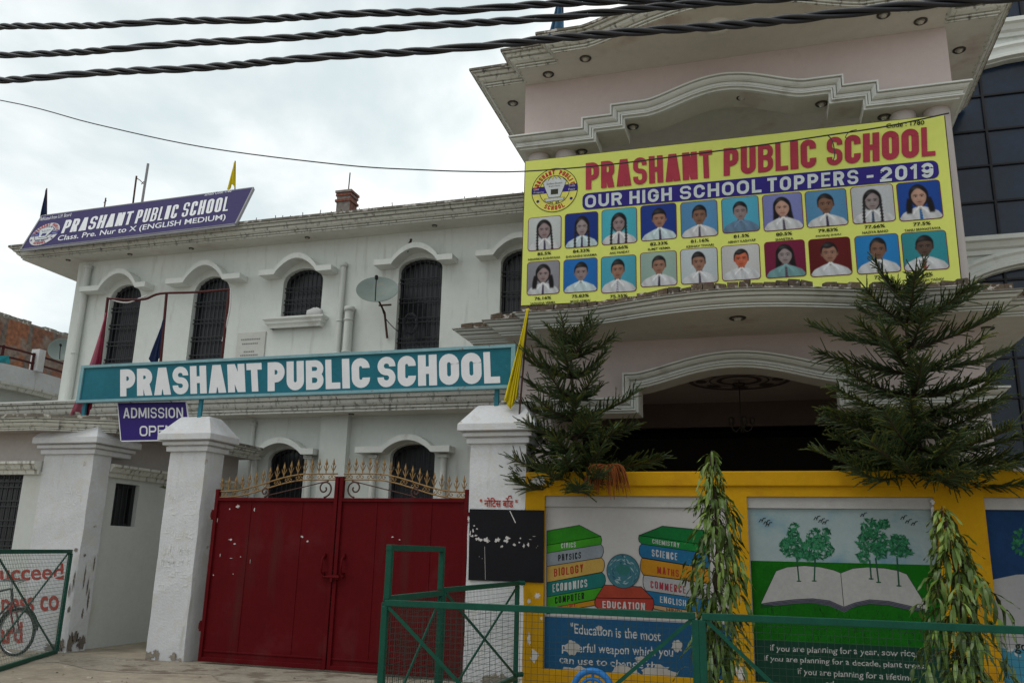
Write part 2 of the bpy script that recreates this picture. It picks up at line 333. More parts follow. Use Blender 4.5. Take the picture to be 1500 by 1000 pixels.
def block_glyph(ch, w, t):
    """polygons of one grotesque capital in a box w wide and 1 high with stroke t"""
    h = t/2; out = []
    def rect(x0, y0, x1, y1): out.append([[(x0, y0), (x1, y0), (x1, y1), (x0, y1)]])
    def diag(xa, ya, xb, yb, k=1.12): s = t*k/2; out.append([[(xa-s, ya), (xa+s, ya), (xb+s, yb), (xb-s, yb)]])
    def path(pts_):
        pts = [pts_[0]]
        for p in pts_[1:]:
            if (p[0]-pts[-1][0])**2+(p[1]-pts[-1][1])**2 > 1e-7: pts.append(p)
        q = []
        for i in range(len(pts)-1):
            a, b = Vector(pts[i]), Vector(pts[i+1])
            n0 = (b-a).normalized(); q.append((a, b, Vector((-n0.y, n0.x))))
        L_, R_ = [], []
        for i in range(len(pts)):
            n1 = q[max(0, i-1)][2]; n2 = q[min(len(q)-1, i)][2]; m = (n1+n2)/max(.3, 1+n1.dot(n2)); p = Vector(pts[i]); L_.append(p+m*h); R_.append(p-m*h)
        out.append([[tuple(R_[i]), tuple(R_[i+1]), tuple(L_[i+1]), tuple(L_[i])] for i in range(len(pts)-1)])
    def arc(cx, cy, rx, ry, a0, a1, n=5): return [(cx+rx*cos(radians(a0+(a1-a0)*i/n)), cy+ry*sin(radians(a0+(a1-a0)*i/n))) for i in range(n+1)]
    r = max(.02, min((w-t)/2, .27)); x0, x1, y0, y1 = h, w-h, h, 1-h
    def bowl(ya, yb, xs=None):
        rr_ = min((yb-ya)/2, r*1.1, w-t-h*.2); path([(xs or t*.8, yb)]+arc(x1-rr_, yb-rr_, rr_, rr_, 90, 0)+arc(x1-rr_, ya+rr_, rr_, rr_, 0, -90)+[(xs or t*.8, ya)])
    if ch in 'O0': path(arc(x1-r, y1-r, r, r, 0, 90)+arc(x0+r, y1-r, r, r, 90, 180)+arc(x0+r, y0+r, r, r, 180, 270)+arc(x1-r, y0+r, r, r, 270, 360)+[(x1, y1-r)])
    elif ch == 'I': rect(0, 0, w, 1)
    elif ch == 'L': rect(0, 0, t, 1); rect(t, 0, w, t*.95)
    elif ch == 'T': rect(0, 1-t*.95, w, 1); rect(w/2-h, 0, w/2+h, 1-t*.95)
    elif ch == 'H': rect(0, 0, t, 1); rect(w-t, 0, w, 1); rect(t, .5-h*.9, w-t, .5+h*.9)
    elif ch in 'EF': rect(0, 0, t, 1); rect(t, 1-t*.9, w, 1); rect(t, .5-h*.9, w*.92, .5+h*.9); (ch == 'E') and rect(t, 0, w, t*.9)
    elif ch == 'N': rect(0, 0, t, 1); rect(w-t, 0, w, 1); diag(t*.56, 1, w-t*.56, 0)
    elif ch == 'M': rect(0, 0, t, 1); rect(w-t, 0, w, 1); diag(t*.56, 1, w/2, .12); diag(w-t*.56, 1, w/2, .12)
    elif ch == 'U': path([(x0, 1)]+arc(x0+r, y0+r, r, r, 180, 270)+arc(x1-r, y0+r, r, r, 270, 360)+[(x1, 1)])
    elif ch in 'CG':
        path([(x1, min(.66, y1-r-.015))]+arc(x1-r, y1-r, r, r, 0, 90)+arc(x0+r, y1-r, r, r, 90, 180)+arc(x0+r, y0+r, r, r, 180, 270)+arc(x1-r, y0+r, r, r, 270, 360)+[(x1, max(.34, y0+r+.015) if ch == 'C' else .5)])
        if ch == 'G': rect(w*.52, .5-h, w, .5+h*.6)
    elif ch == 'S':
        k = min(r, (.5-h)/2); path([(x1, min(.70, y1-k-.02))]+arc(x1-k, y1-k, k, k, 0, 90)+arc(x0+k, y1-k, k, k, 90, 180)+arc(x0+k, .5+k, k, k, 180, 270)+arc(x1-k, .5-k, k, k, 90, 0)+arc(x1-k, y0+k, k, k, 0, -90)+arc(x0+k, y0+k, k, k, 270, 180)+[(x0, max(.30, y0+k+.02))])
    elif ch == 'P': rect(0, 0, t, 1); bowl(.43, y1)
    elif ch == 'R': rect(0, 0, t, 1); bowl(.47, y1); diag(w-t*.58, 0, w*.56, .47, 1.15)
    elif ch == 'B': rect(0, 0, t, 1); bowl(.52, y1); bowl(y0, .52)
    elif ch == 'D': rect(0, 0, t, 1); bowl(y0, y1)
    elif ch == 'A': s = t*.56; diag(s, 0, w/2-s*.12, 1); diag(w-s, 0, w/2+s*.12, 1); rect(w*.25, .20, w*.75, .20+t*.8)
    elif ch == 'V': s = t*.56; diag(w/2, 0, s, 1); diag(w/2, 0, w-s, 1)
    elif ch == 'X': s = t*.56; diag(s, 0, w-s, 1); diag(w-s, 0, s, 1)
    elif ch == 'Y': s = t*.56; rect(w/2-h, 0, w/2+h, .45); diag(w/2, .42, s, 1); diag(w/2, .42, w-s, 1)
    elif ch == '1': rect(w*.45, 0, w*.45+t, 1); path([(w*.5, .86), (w*.05, .70)])
    elif ch == '2': path([(x0, .68)]+arc(x0+r, y1-r, r, r, 180, 90)+arc(x1-r, y1-r, r, r, 90, 0)+[(x1, .58), (x0+.02, t*.9)]); rect(0, 0, w, t*.9)
    elif ch == '9': path(arc(x1-r, y1-r, r, r, 0, 90)+arc(x0+r, y1-r, r, r, 90, 180)+arc(x0+r, .42+r, r, r, 180, 270)+[(x1-r, .42)]+arc(x1-r, .42+r, r, r, 270, 360)+[(x1, y1-r)]); path([(x1, .62)]+arc(x1-r, y0+r, r, r, 0, -90)+arc(x0+r, y0+r, r, r, 270, 200))
    elif ch == '-': rect(w*.12, .36, w*.88, .36+t*.85)
    return out
BW = {'I': 0, 'M': 1.3, 'N': 1.05, 'O': 1.06, 'A': 1.08, 'T': .92, 'L': .82, 'E': .84, 'F': .8, '1': .6, '-': .7, ' ': .5, 'H': 1.02, 'G': 1.06, 'C': 1.0, 'D': 1.02}
def block(mb, s, o, ux, uy, t=.24, mat=0, gap=.13, step=None):
    """heavy block capitals filling the parallelogram o, ux, uy; t = stroke as a share of the height"""
    o, ux, uy = Vector(o), Vector(ux), Vector(uy); W = ux.length/uy.length; e = ux/W
    fix = sum(t for c in s if c == 'I')+gap*(len(s)-1); u = (W-fix)/max(.01, sum(BW.get(c, 1.0) for c in s if c != 'I')); x = 0.0
    wv = HAND[0]; st = Vector(step) if step else Vector((0, -.00012, 0)); k = 0
    for c in s:
        w = t if c == 'I' else u*BW.get(c, 1.0)
        if c != ' ':
            for grp in block_glyph(c, w, min(t, w*.42)*(.84 if c in 'SBE' else 1) if c != 'I' else t):
                for poly in grp: mb.add([o+e*(x+a+wv*.05*sin(b*4+x*3.1))+uy*(b*(1+wv*.10*sin(x*2.7))+wv*(.06*sin(x*1.9)+.02*sin(a*9+b*7+x)))+st*k for a, b in poly], [tuple(range(len(poly)))], mat)
                k = (k+1) % 5
        x += w+gap
    return mb
def block_px(mb, s, tl, tr, bl, Y, t=.24, mat=0, gap=.13):
    a, b, c = at(*tl, Y=Y), at(*tr, Y=Y), at(*bl, Y=Y); return block(mb, s, c, b-a, a-c, t, mat, gap)
def blob(cx, cz, rx, rz, n, rnd, jag=0.45):
    return [(cx+rx*cos(2*pi*i/n)*(1-jag*rnd.random()), cz+rz*sin(2*pi*i/n)*(1-jag*rnd.random())) for i in range(n)]
def ell(cx, cz, rx, rz, n=20, a0=0, a1=2*pi):
    return [(cx+rx*cos(a0+(a1-a0)*i/n), cz+rz*sin(a0+(a1-a0)*i/n)) for i in range(n if abs(a1-a0-2*pi) < 1e-6 else n+1)]
def rrect(x0, z0, x1, z1, r, n=4):
    p = []
    for cx, cz, a in ((x1-r, z1-r, 0), (x0+r, z1-r, pi/2), (x0+r, z0+r, pi), (x1-r, z0+r, 1.5*pi)):
        p += [(cx+r*cos(a+pi/2*i/n), cz+r*sin(a+pi/2*i/n)) for i in range(n+1)]
    return p
def flat(mb, poly, Y, mat=0):
    """a painted or printed shape on a wall plane, seen from the street"""
    area = sum(poly[i-1][0]*poly[i][1]-poly[i][0]*poly[i-1][1] for i in range(len(poly)))
    if area < 0: poly = poly[::-1]
    return mb.add([(a, Y, b) for a, b in poly], [tuple(range(len(poly)))], mat)
def pxpoly(pts, Y): return [(p.x, p.z) for p in (at(x, y, Y=Y) for x, y in pts)]

# ------------------------------------------------------------------ ground
g = MB()
g.add([(-90, -60, 0), (90, -60, 0), (90, 120, 0), (-90, 120, 0)], [(0, 1, 2, 3)])
struct(g.build('ground', m_ground))
ap = MB()                                                   # rough concrete apron before the gate
rr = random.Random(3)
edge = [(-9.9+i*0.42, 9.75+0.22*sin(i*1.3)+rr.uniform(-.15, .15)) for i in range(17)]
ap.add([(x, y, 0.004) for x, y in edge]+[(-3.1, 10.72, 0.012), (-9.9, 10.72, 0.012)], [tuple(range(len(edge)+2))])
m_apron = M('cracked_concrete', (0.36, 0.32, 0.26), rough=0.95, var=0.35, vscale=1.6, dirt=((0.16, 0.13, 0.10), 2.6, 0.515, 0.08), bump=0.6, bscale=14)
struct(ap.build('concrete_apron', m_apron))
pb = MB(); rr = random.Random(8)
for i in range(420):
    x, y = rr.uniform(-12, -3), 10.68-abs(rr.gauss(0, 0.35)) if i % 2 else rr.uniform(5, 10.6)
    r = rr.uniform(0.006, 0.022); q = rr.random()*6
    pb.add([(x+r*cos(q+k*1.57)*(1+.4*rr.random()), y+r*sin(q+k*1.57), 0.002) for k in range(4)]+[(x, y, r*0.9)], [(0, 1, 4), (1, 2, 4), (2, 3, 4), (3, 0, 4)])
o = pb.build('gravel', M('loose_grit', (0.3, 0.27, 0.23), var=0.4, island=0.5, bump=0)); o['kind'] = 'stuff'; o['label'] = 'loose grit and small stones scattered on the dusty ground'

# ------------------------------------------------------------------ shared builders
def arch_pts(xa, xb, zs, rise, n=14):
    c, r = (xa+xb)/2, (xb-xa)/2
    return [(c-r*cos(pi*i/n), zs+rise*sin(pi*i/n)) for i in range(n+1)]
def wall_open(mb, x0, x1, z0, z1, Y, ops, depth=0.2, fn=None, mat=0):
    """wall face on plane Y with arched openings (xa, xb, zb, zs, rise) and their reveals"""
    fn = fn or (lambda a, b, h: (a, Y+h, b))
    def face(p): mb.add([fn(a, b, 0) for a, b in p], [tuple(range(len(p)))], mat)
    x = x0
    for xa, xb, zb, zs, rise in sorted(ops):
        face([(x, z0), (xa, z0), (xa, z1), (x, z1)])
        if zb > z0: face([(xa, z0), (xb, z0), (xb, zb), (xa, zb)])
        A = arch_pts(xa, xb, zs, rise) if rise else [(xa, zs), (xb, zs)]
        for p, q in zip(A, A[1:]): face([p, q, (q[0], z1), (p[0], z1)])
        loop = [(xa, zb)]+A+[(xb, zb)]
        for p, q in zip(loop, loop[1:]+loop[:1]):
            mb.add([fn(p[0], p[1], 0), fn(p[0], p[1], depth), fn(q[0], q[1], depth), fn(q[0], q[1], 0)], [(0, 1, 2, 3)], mat)
        x = xb
    face([(x, z0), (x1, z0), (x1, z1), (x, z1)])
def window(parent, Y, xa, xb, zb, zs, rise, depth=0.2, grille=True, hbars=4, fn=None):
    """barred window standing in its opening: frame with pane and grille"""
    fn = fn or (lambda a, b, h: (a, Y+h, b))
    A = arch_pts(xa, xb, zs, rise) if rise else [(xa, zs), (xb, zs)]
    loop = [(xa, zb)]+A+[(xb, zb)]; c = ((xa+xb)/2, (zb+zs)/2); k = 0.05
    inn = [(x+(k if x < c[0] else -k) if abs(x-c[0]) > 0.01 else x, z+(k if z < zb+0.01 else -k)) for x, z in loop]
    fr = MB(); n = len(loop)
    for i in range(n):
        j = (i+1) % n; h = depth-0.07
        fr.add([fn(*loop[i], h), fn(*loop[j], h), fn(*inn[j], h), fn(*inn[i], h)], [(0, 3, 2, 1)])
        fr.add([fn(*inn[i], h), fn(*inn[j], h), fn(*inn[j], depth), fn(*inn[i], depth)], [(0, 3, 2, 1)])
    w = fr.build('window', m_iron, parent)
    pn = MB(); pn.add([fn(a, b, depth-0.004) for a, b in loop], [tuple(range(n))[::-1]]); pn.build('pane', m_black, w)
    if grille:
        gr = MB(); h = depth-0.10
        def top(x):
            if not rise: return zs
            r = (xb-xa)/2; u = max(0, 1-((x-c[0])/r)**2); return zs+rise*sqrt(u)
        nb = max(3, int((xb-xa)/0.105))
        for i in range(1, nb):
            x = xa+(xb-xa)*i/nb; gr.bar(fn(x, zb, h), fn(x, top(x)-0.01, h), 0.018)
        for i in range(hbars):
            z = zb+(zs-zb)*(i+0.5)/hbars
            for dz in (-0.045, 0.045): gr.bar(fn(xa, z+dz, h-0.012), fn(xb, z+dz, h-0.012), 0.02)
        gr.build('grille', m_iron, w)
    return w
def hood(parent, Y, xl, xr, zf, zt, cx, proj=0.32, th=0.12, half=0.52):
    """curved concrete window hood: flat ends, arched middle"""
    lo = [(xl, zf), (cx-half, zf)]+[(cx-half+2*half*i/16, zf+(zt-zf)*sin(pi*i/16)**0.8) for i in range(1, 16)]+[(cx+half, zf), (xr, zf)]
    up = [(x, z+th*(1.0 if 1 < i < len(lo)-2 else 1.0)) for i, (x, z) in enumerate(lo)]
    b = MB()
    for i in range(len(lo)-1):
        a, c, d, e = lo[i], lo[i+1], up[i+1], up[i]
        P = lambda p, h: (p[0], Y-h, p[1])
        b.add([P(a, proj), P(c, proj), P(d, proj), P(e, proj)], [(0, 1, 2, 3)])
        b.add([P(a, 0), P(c, 0), P(c, proj), P(a, proj)], [(0, 1, 2, 3)]); b.add([P(e, 0), P(d, 0), P(d, proj), P(e, proj)], [(3, 2, 1, 0)])
    for i in (0, -1):
        b.add([(lo[i][0], Y, lo[i][1]), (lo[i][0], Y-proj, lo[i][1]), (up[i][0], Y-proj, up[i][1]), (up[i][0], Y, up[i][1])], [(0, 1, 2, 3) if i else (3, 2, 1, 0)])
    return b.build('window_hood', m_trim, parent)
def downlight(parent, x, y, z, r=0.07):
    b = MB(); b.lathe([(r*0.75, -0.012), (r, -0.022), (r*1.15, -0.012), (r*1.15, 0.0)], (x, y, z), 16)
    d = b.build('downlight', m_lring, parent)
    c = MB(); c.lathe([(0.001, -0.05), (r*0.45, -0.04), (r*0.55, -0.012), (r*0.55, 0.0)], (x, y, z), 14); c.build('lamp_glass', m_lamp, d)
CORN = [(0.0, 0.0), (0.035, 0.0), (0.035, 0.03), (0.012, 0.034), (0.012, 0.048), (0.06, 0.052), (0.065, 0.085), (0.035, 0.09), (0.035, 0.104), (0.085, 0.108), (0.125, 0.15), (0.145, 0.19), (0.15, 0.205), (0.11, 0.21), (0.11, 0.226), (0.185, 0.232), (0.195, 0.262), (0.215, 0.292), (0.15, 0.297), (0.15, 0.31), (0.25, 0.315), (0.25, 0.35)]
def cornice(mb, path, z, k=1.0, kz=1.0, cap=0.05):
    mb.sweep(path, [(o*k, z+h*kz) for o, h in CORN], XY, 0, caps=False)
    mb.sweep(path, [(0.25*k, z+0.35*kz), (0.275*k, z+0.35*kz), (0.275*k, z+0.35*kz+cap), (-0.3, z+0.35*kz+cap)], XY, 1, caps=False)
def offset(path, d):
    P = [Vector(p) for p in path]; r = []
    for i in range(len(P)):
        nr = lambda a, b: Vector(((b-a).normalized().y, -(b-a).normalized().x))
        n1 = nr(P[max(0, i-1)], P[max(1, i)]); n2 = nr(P[i], P[i+1]) if i < len(P)-1 else n1
        m = (n1+n2)/max(0.25, 1+n1.dot(n2)); r.append(tuple(P[i]+m*d))
    return r

# ------------------------------------------------------------------ main school building
YB = 15.5
sb = thing('school_building', 'long two storey white plaster building with arched barred windows behind the red gate', 'building', (-9, YB, 0))
up_ops = [(-14.72, -13.83, 5.1, 7.18, 0.38), (-12.38, -11.42, 5.1, 7.17, 0.42), (-10.05, -9.07, 6.45, 7.28, 0.32), (-7.27, -6.28, 5.2, 7.36, 0.26), (-5.0, -4.05, 5.2, 7.36, 0.28)]
lo_ops = [(-10.02, -9.16, 1.0, 3.38, 0.24), (-7.22, -6.26, 1.0, 3.44, 0.24)]
w = MB()
wall_open(w, -15.8, 3.2, 4.66, 8.35, YB, up_ops); wall_open(w, -15.8, -3.4, 0, 4.3, YB, lo_ops)
w.quad((-15.8, YB, 0), (-15.8, YB, 8.35), (-15.8, 26, 8.35), (-15.8, 26, 0))
w.quad((-15.8, 26, 0), (-15.8, 26, 8.35), (3.2, 26, 8.35), (3.2, 26, 0))
w.box(-8.75, YB-0.16, 0, -8.14, YB, 4.27)                   # pilaster between the lower windows
w.build('wall', m_wall, sb)
for q in up_ops: window(sb, YB, *q, hbars=5 if q[2] < 6 else 3)
for q in lo_ops: window(sb, YB, *q, hbars=4)
for xl, xr, zf, zt, cx in ((-15.36, -13.5, 7.36, 7.74, -14.3), (-12.95, -10.98, 7.38, 7.76, -11.95), (-10.5, -8.72, 7.4, 7.74, -9.6), (-7.72, -5.95, 7.42, 7.74, -6.8), (-5.45, -3.7, 7.44, 7.76, -4.55)):
    hood(sb, YB, xl, xr, zf, zt, cx)
for xl, xr, zf, zt, cx in ((-10.42, -8.8, 3.46, 3.70, -9.6), (-7.86, -5.84, 3.48, 3.72, -6.75)): hood(sb, YB, xl, xr, zf, zt, cx)
for x in (-10.3, -9.0, -7.55, -6.05):                       # engaged shafts under the lower hoods
    b = MB(); b.tube([(x, YB-0.07, 0.3), (x, YB-0.07, 3.40)], 0.065, 12); b.box(x-.1, YB-.16, 3.39, x+.1, YB, 3.45); b.build('shaft', m_trim, sb)
s = MB(); s.sweep([(-10.2, YB), (-10.2, YB-0.12), (-9.0, YB-0.12), (-9.0, YB)], [(0, 6.22), (.03, 6.22), (.05, 6.28), (.09, 6.31), (.09, 6.36), (.14, 6.40), (.14, 6.44), (-.12, 6.44)], XY)
s.build('window_sill', m_trim, sb)
rs = MB()                                                   # roof slab with its weathered cornice
pl = [(-17.0, 26), (-17.0, 15.03), (-2.5, 15.03)]
cornice(rs, pl, 8.22, k=1.0, kz=0.74)
rs.add([(-17.0, 15.03, 8.22), (-2.5, 15.03, 8.22), (-2.5, 26, 8.22), (-17, 26, 8.22)], [(3, 2, 1, 0)], 2)
rs.add([(-17.0, 15.03, 8.48), (-2.5, 15.03, 8.48), (-2.5, 26, 8.48), (-17, 26, 8.48)], [(0, 1, 2, 3)], 1)
rf = rs.build('roof', [m_corn, m_edge, m_soffit], sb)
for x in (-15.9, -14.1, -12.4, -9.4, -6.4): downlight(sb, x, 15.25, 8.22, 0.05)
sp = MB(); rr = random.Random(5)
for i in range(34):
    x = -10.5+i*0.235+rr.uniform(-.06, .06); y = 14.82+rr.uniform(0, .05); h = rr.uniform(.03, .11)
    sp = MB(); sp.bar((x, y, 8.5), (x+rr.uniform(-.02, .02), y, 8.53+h), 0.012); sp.build('rebar_stub', m_scroll, sb)
fs = MB(); cornice(fs, [(-19.5, 14.98), (-3.0, 14.98)], 4.27, k=0.9, kz=1.05, cap=0.03)
fs.add([(-19.5, 14.98, 4.27), (-3.0, 14.98, 4.27), (-3, YB+.1, 4.27), (-19.5, YB+.1, 4.27)], [(3, 2, 1, 0)], 2)
fs.add([(-19.5, 14.98, 4.665), (-3.0, 14.98, 4.665), (-3, YB+.1, 4.665), (-19.5, YB+.1, 4.665)], [(0, 1, 2, 3)], 0)
fs.build('floor_slab', [m_corn, m_trim, m_soffit], sb)
for x in (-11.4, -8.0, -5.3): downlight(sb, x, 15.2, 4.27, 0.05)
for x, z0, z1, r, y in ((-15.42, 0, 8.1, 0.075, YB-.09), (-8.55, 4.7, 7.62, 0.06, YB-.07), (-8.32, 4.7, 6.6, 0.095, YB-.10), (-10.42, 0, 4.2, 0.05, YB-.06)):
    b = MB(); b.tube([(x, y, z0), (x, y, z1)], r, 12); b.lathe([(r, 0), (r*1.25, 0), (r*1.25, .09), (r, .09)], (x, y, z1-.09), 12)
    for z in (z0+.9, z0+1.6 if z1-z0 < 3 else z0+5.9):
        if z < z1: b.lathe([(r, 0), (r*1.18, 0), (r*1.18, .03), (r, .03)], (x, y, z), 12)
    b.build('drain_pipe', m_pipe, sb)
pq = MB(); pq.box(-11.08, YB-.03, 5.6, -10.36, YB, 6.2)
pqo = pq.build('plaque', m_stone, sb, bevel=0.01)
pt = MB()
for i, (wd, z) in enumerate(((.5, 6.02), (.42, 5.92), (.3, 5.74), (.46, 5.66))):
    for k in range(int(wd/0.045)): pt.box(-10.72-wd/2+k*.045, YB-.034, z, -10.72-wd/2+k*.045+.03, YB-.0302, z+.028)
pt.build('engraved_lines', m_grey, pqo)

# ------------------------------------------------------------------ portico
YP, XC = 12.5, -0.37
po = thing('portico', 'tall pink and white portico with bulging moulded slabs carrying the yellow results banner', 'portico', (XC, YP, 0))
def slab_path(y0, y1, y2, bulge, a, b, c, back):
    arc = [(XC-2.06+4.12*i/28, y2-bulge*(cos(pi*(i/28-.5))**1.25)) for i in range(29)]
    return [(XC-a, back), (XC-a, y0), (XC-b, y0), (XC-b, y1), (XC-c, y1), (XC-c, y2)]+arc+[(XC+c, y2), (XC+c, y1), (XC+b, y1), (XC+b, y0), (XC+a, y0), (XC+a, back)]
def portico_slab(name, path, z, top=True):
    kz = .64 if top else .53; b = MB(); cornice(b, path, z, 1.0, kz, 0.04 if top else 0.015)
    n = len(path); b.add([(x, y, z) for x, y in path], [tuple(range(n))[::-1]], 2)
    b.add([(x, y, z+0.36*kz) for x, y in path], [tuple(range(n))], 1)
    return b.build(name, [m_corn if top else m_trim, m_edge, m_soffit], po)
up_path = slab_path(12.42, 12.0, 11.70, 0.60, 3.95, 3.25, 2.57, YB)
lo_path = slab_path(12.2, 11.82, 11.52, 0.50, 3.98, 3.36, 2.78, YB)
ur = portico_slab('roof_slab', up_path, 9.47); lr = portico_slab('balcony_slab', lo_path, 4.81, False)
for x, y in ((-4.05, 13.0), (-3.2, 12.25), (-2.5, 11.95), (2.0, 11.95), (2.55, 12.25), (3.25, 13.2), (1.4, 11.75)): downlight(ur, x, y, 9.47, 0.085)
dm = MB(); dm.lathe([(0.001, -.13), (.08, -.12), (.16, -.07), (.20, 0)], (XC, 11.6, 9.47), 24); dm.build('dome_lamp', m_soffit, ur)
for x, y in ((XC+.1, 11.5), (3.05, 12.75), (-3.9, 12.75)): downlight(lr, x, y, 4.81, 0.10)
# broken course of bricks standing on the balcony slab
bc = MB(); rr = random.Random(12)
ring = offset(lo_path, 0.17); seg = [Vector(p) for p in ring[1:-1]]
for a, c in zip(seg, seg[1:]):
    d = c-a; Ln = d.length
    if Ln < 0.02: continue
    d.normalize(); nn = Vector((d.y, -d.x)); t = 0.0
    while t < Ln-0.02:
        l = min(rr.uniform(.15, .26), Ln-t); h = rr.uniform(.09, .125) if rr.random() > .10 else .05; j = rr.uniform(-.02, .02)
        if a.x < -2.6 or a.x > 2.0: h *= 1.05
        p0, p1 = a+d*t+nn*j, a+d*(t+l-.012)+nn*j; q0, q1 = p0-nn*.13, p1-nn*.13; z0 = 5.006
        e = [rr.uniform(-.02, .02) for _ in range(4)]
        bc.add([(p0.x, p0.y, z0), (p1.x, p1.y, z0), (q1.x, q1.y, z0), (q0.x, q0.y, z0), (p0.x, p0.y, z0+h+e[0]), (p1.x, p1.y, z0+h+e[1]), (q1.x, q1.y, z0+h+e[2]), (q0.x, q0.y, z0+h+e[3])],
               [(0, 1, 5, 4), (1, 2, 6, 5), (2, 3, 7, 6), (3, 0, 4, 7), (4, 5, 6, 7), (3, 2, 1, 0)])
        t += l
bc.build('brick_course', m_slabbrick, lr)
MOLD = [(a_*.72, b_) for a_, b_ in [(0, 0.0), (0, .22), (.035, .22), (.038, .15), (.050, .15), (.053, .19), (.085, .175), (.115, .15), (.135, .12), (.138, .075), (.150, .075), (.153, .115), (.185, .10), (.205, .105), (.208, .055), (.220, .055), (.223, .115), (.255, .115), (.258, .06), (.30, .06), (.30, -.01)]]
def beam(name, top_path, ztop, th, mat, xl, xr):
    """front beam: moulding along top_path, wall above it, arched underside below it"""
    bot = offset(top_path, 0.214); b = MB()
    inner = [p for p in bot]; inner[0] = (xl, inner[0][1]); inner[-1] = (xr, inner[-1][1])
    poly = [(xl, ztop), (xr, ztop)]+inner[::-1]
    b.prism(poly, lambda a, z, h: (a, YP+h, z), 0.0, th, smat=1)
    f = b.build(name, [mat, m_soffit], po)
    m = MB(); m.sweep(top_path, MOLD, lambda x, z, h: (min(xr+h+.003, max(xl-h-.003, x)), YP-h-0.003, z), caps=True)
    for x, sg in ((top_path[0][0], 1), (top_path[-1][0], -1)):
        pass
    m.build('arch_moulding', m_trim, po); return f
def sym(pts): return pts+[(2*XC-x, z) for x, z in pts[::-1] if abs(x-XC) > 1e-6]
arc_u = [(XC-1.22+1.22*i/14, 8.78+0.29*(sin(pi/2*i/14)**1.35 if i else 0)) for i in range(15)]
up_top = sym([(-4.0, 8.43), (-2.64, 8.43), (-2.64, 8.605), (-2.16, 8.605), (-2.16, 8.78)]+arc_u)
beam('fascia_wall', up_top, 9.469, 0.5, m_pink, -3.67, 2.93)
arc_l = [(XC-1.42+1.42*i/14, 4.27+0.27*(sin(pi/2*i/14)**1.25 if i else 0)) for i in range(15)]
lo_top = sym([(-4.0, 3.90), (-2.0, 3.90), (-2.0, 4.27)]+arc_l)
beam('carport_beam', lo_top, 4.809, 0.45, m_pink, -3.67, 2.93)
for x0, x1 in ((-3.67, -3.27), (2.53, 2.93)):
    for ya, za, zb3 in ((.5, 8.215, 9.468), (.45, 3.685, 4.808)): sd_ = MB(); sd_.box(x0, YP+ya, za, x1, YB, zb3); sd_.build('side_beam', m_pink, po)
for path in ([(-3.67, YB), (-3.67, YP-.3)], [(2.93, YP-.3), (2.93, YB)]):
    for zt in (8.43, 3.90): sm = MB(); sm.sweep(path, [(d, zt-h) for h, d in MOLD], lambda x, y, h: (x, max(y, YP-max(-3.67-x, x-2.93)-.003), h)); sm.build('side_moulding', m_trim, po)
for x in (-3.47, -3.0, 2.26, 2.73):
    b = MB(); b.tube([(x, YP+.25, 5.15), (x, YP+.25, 8.213)], 0.185, 24); b.build('column', m_pier, po)
for x0, x1 in ((-3.67, -3.15), (2.41, 2.93)):
    b = MB(); b.box(x0, YP+.002, 0, x1, YP+.5, 3.684); b.box(x0-.05, YP-.05, 3.3, x1+.05, YP+.53, 3.36); b.build('pier', m_pier, po)
for x in (-3.47, 2.73):
    b = MB(); b.box(x-.2, YB-.45, 0, x+.2, YB-.05, 3.68); b.build('rear_pier', m_pier, po)
for x, y in ((-2.55, YP+.15), (1.85, YP+.15)):
    b = MB(); b.lathe([(.001, -.07), (.05, -.05), (.06, 0)], (x, y, 8.388), 14); b.lathe([(.06, -.01), (.09, -.012), (.09, 0)], (x, y, 8.388), 14); b.build('downlight', m_lring, po)
for x, y, z in ((-1.85, YP+.22, 8.562), (1.12, YP+.22, 8.562), (-2.72, YP+.22, 8.214), (2.0, YP+.22, 8.214), (-.07, YP+.22, 8.85)): downlight(po, x, y, z, 0.085)
hl = MB()                                                   # hall behind the carport, its depth added to keep the inside dark
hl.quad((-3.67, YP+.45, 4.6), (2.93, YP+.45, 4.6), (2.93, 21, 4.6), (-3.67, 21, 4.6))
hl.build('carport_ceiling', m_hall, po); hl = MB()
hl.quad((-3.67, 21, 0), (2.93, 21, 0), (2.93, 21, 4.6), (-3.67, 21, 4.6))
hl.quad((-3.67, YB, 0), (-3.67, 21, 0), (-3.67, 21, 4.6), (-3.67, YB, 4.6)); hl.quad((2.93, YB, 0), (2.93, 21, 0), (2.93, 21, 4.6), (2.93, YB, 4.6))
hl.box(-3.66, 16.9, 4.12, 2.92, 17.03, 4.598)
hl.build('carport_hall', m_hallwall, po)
bk = MB(); bk.box(-3.66, 17.05, 0, 2.92, 17.2, 3.9); bk.build('hall_shade_sheet', M('hall_shade_black', (0.02, 0.018, 0.017), var=.2, bump=0), po)  # near-black sheet stands in for the unlit depth of the hall
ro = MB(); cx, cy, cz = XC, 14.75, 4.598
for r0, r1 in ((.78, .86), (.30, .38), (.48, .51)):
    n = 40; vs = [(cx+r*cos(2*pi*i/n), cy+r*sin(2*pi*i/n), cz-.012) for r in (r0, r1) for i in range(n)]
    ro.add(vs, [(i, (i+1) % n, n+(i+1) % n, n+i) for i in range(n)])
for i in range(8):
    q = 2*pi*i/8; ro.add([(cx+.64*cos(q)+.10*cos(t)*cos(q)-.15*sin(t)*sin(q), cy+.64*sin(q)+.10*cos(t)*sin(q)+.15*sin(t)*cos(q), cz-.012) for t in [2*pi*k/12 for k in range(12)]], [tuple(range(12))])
ro.build('ceiling_rose', m_ros, po)
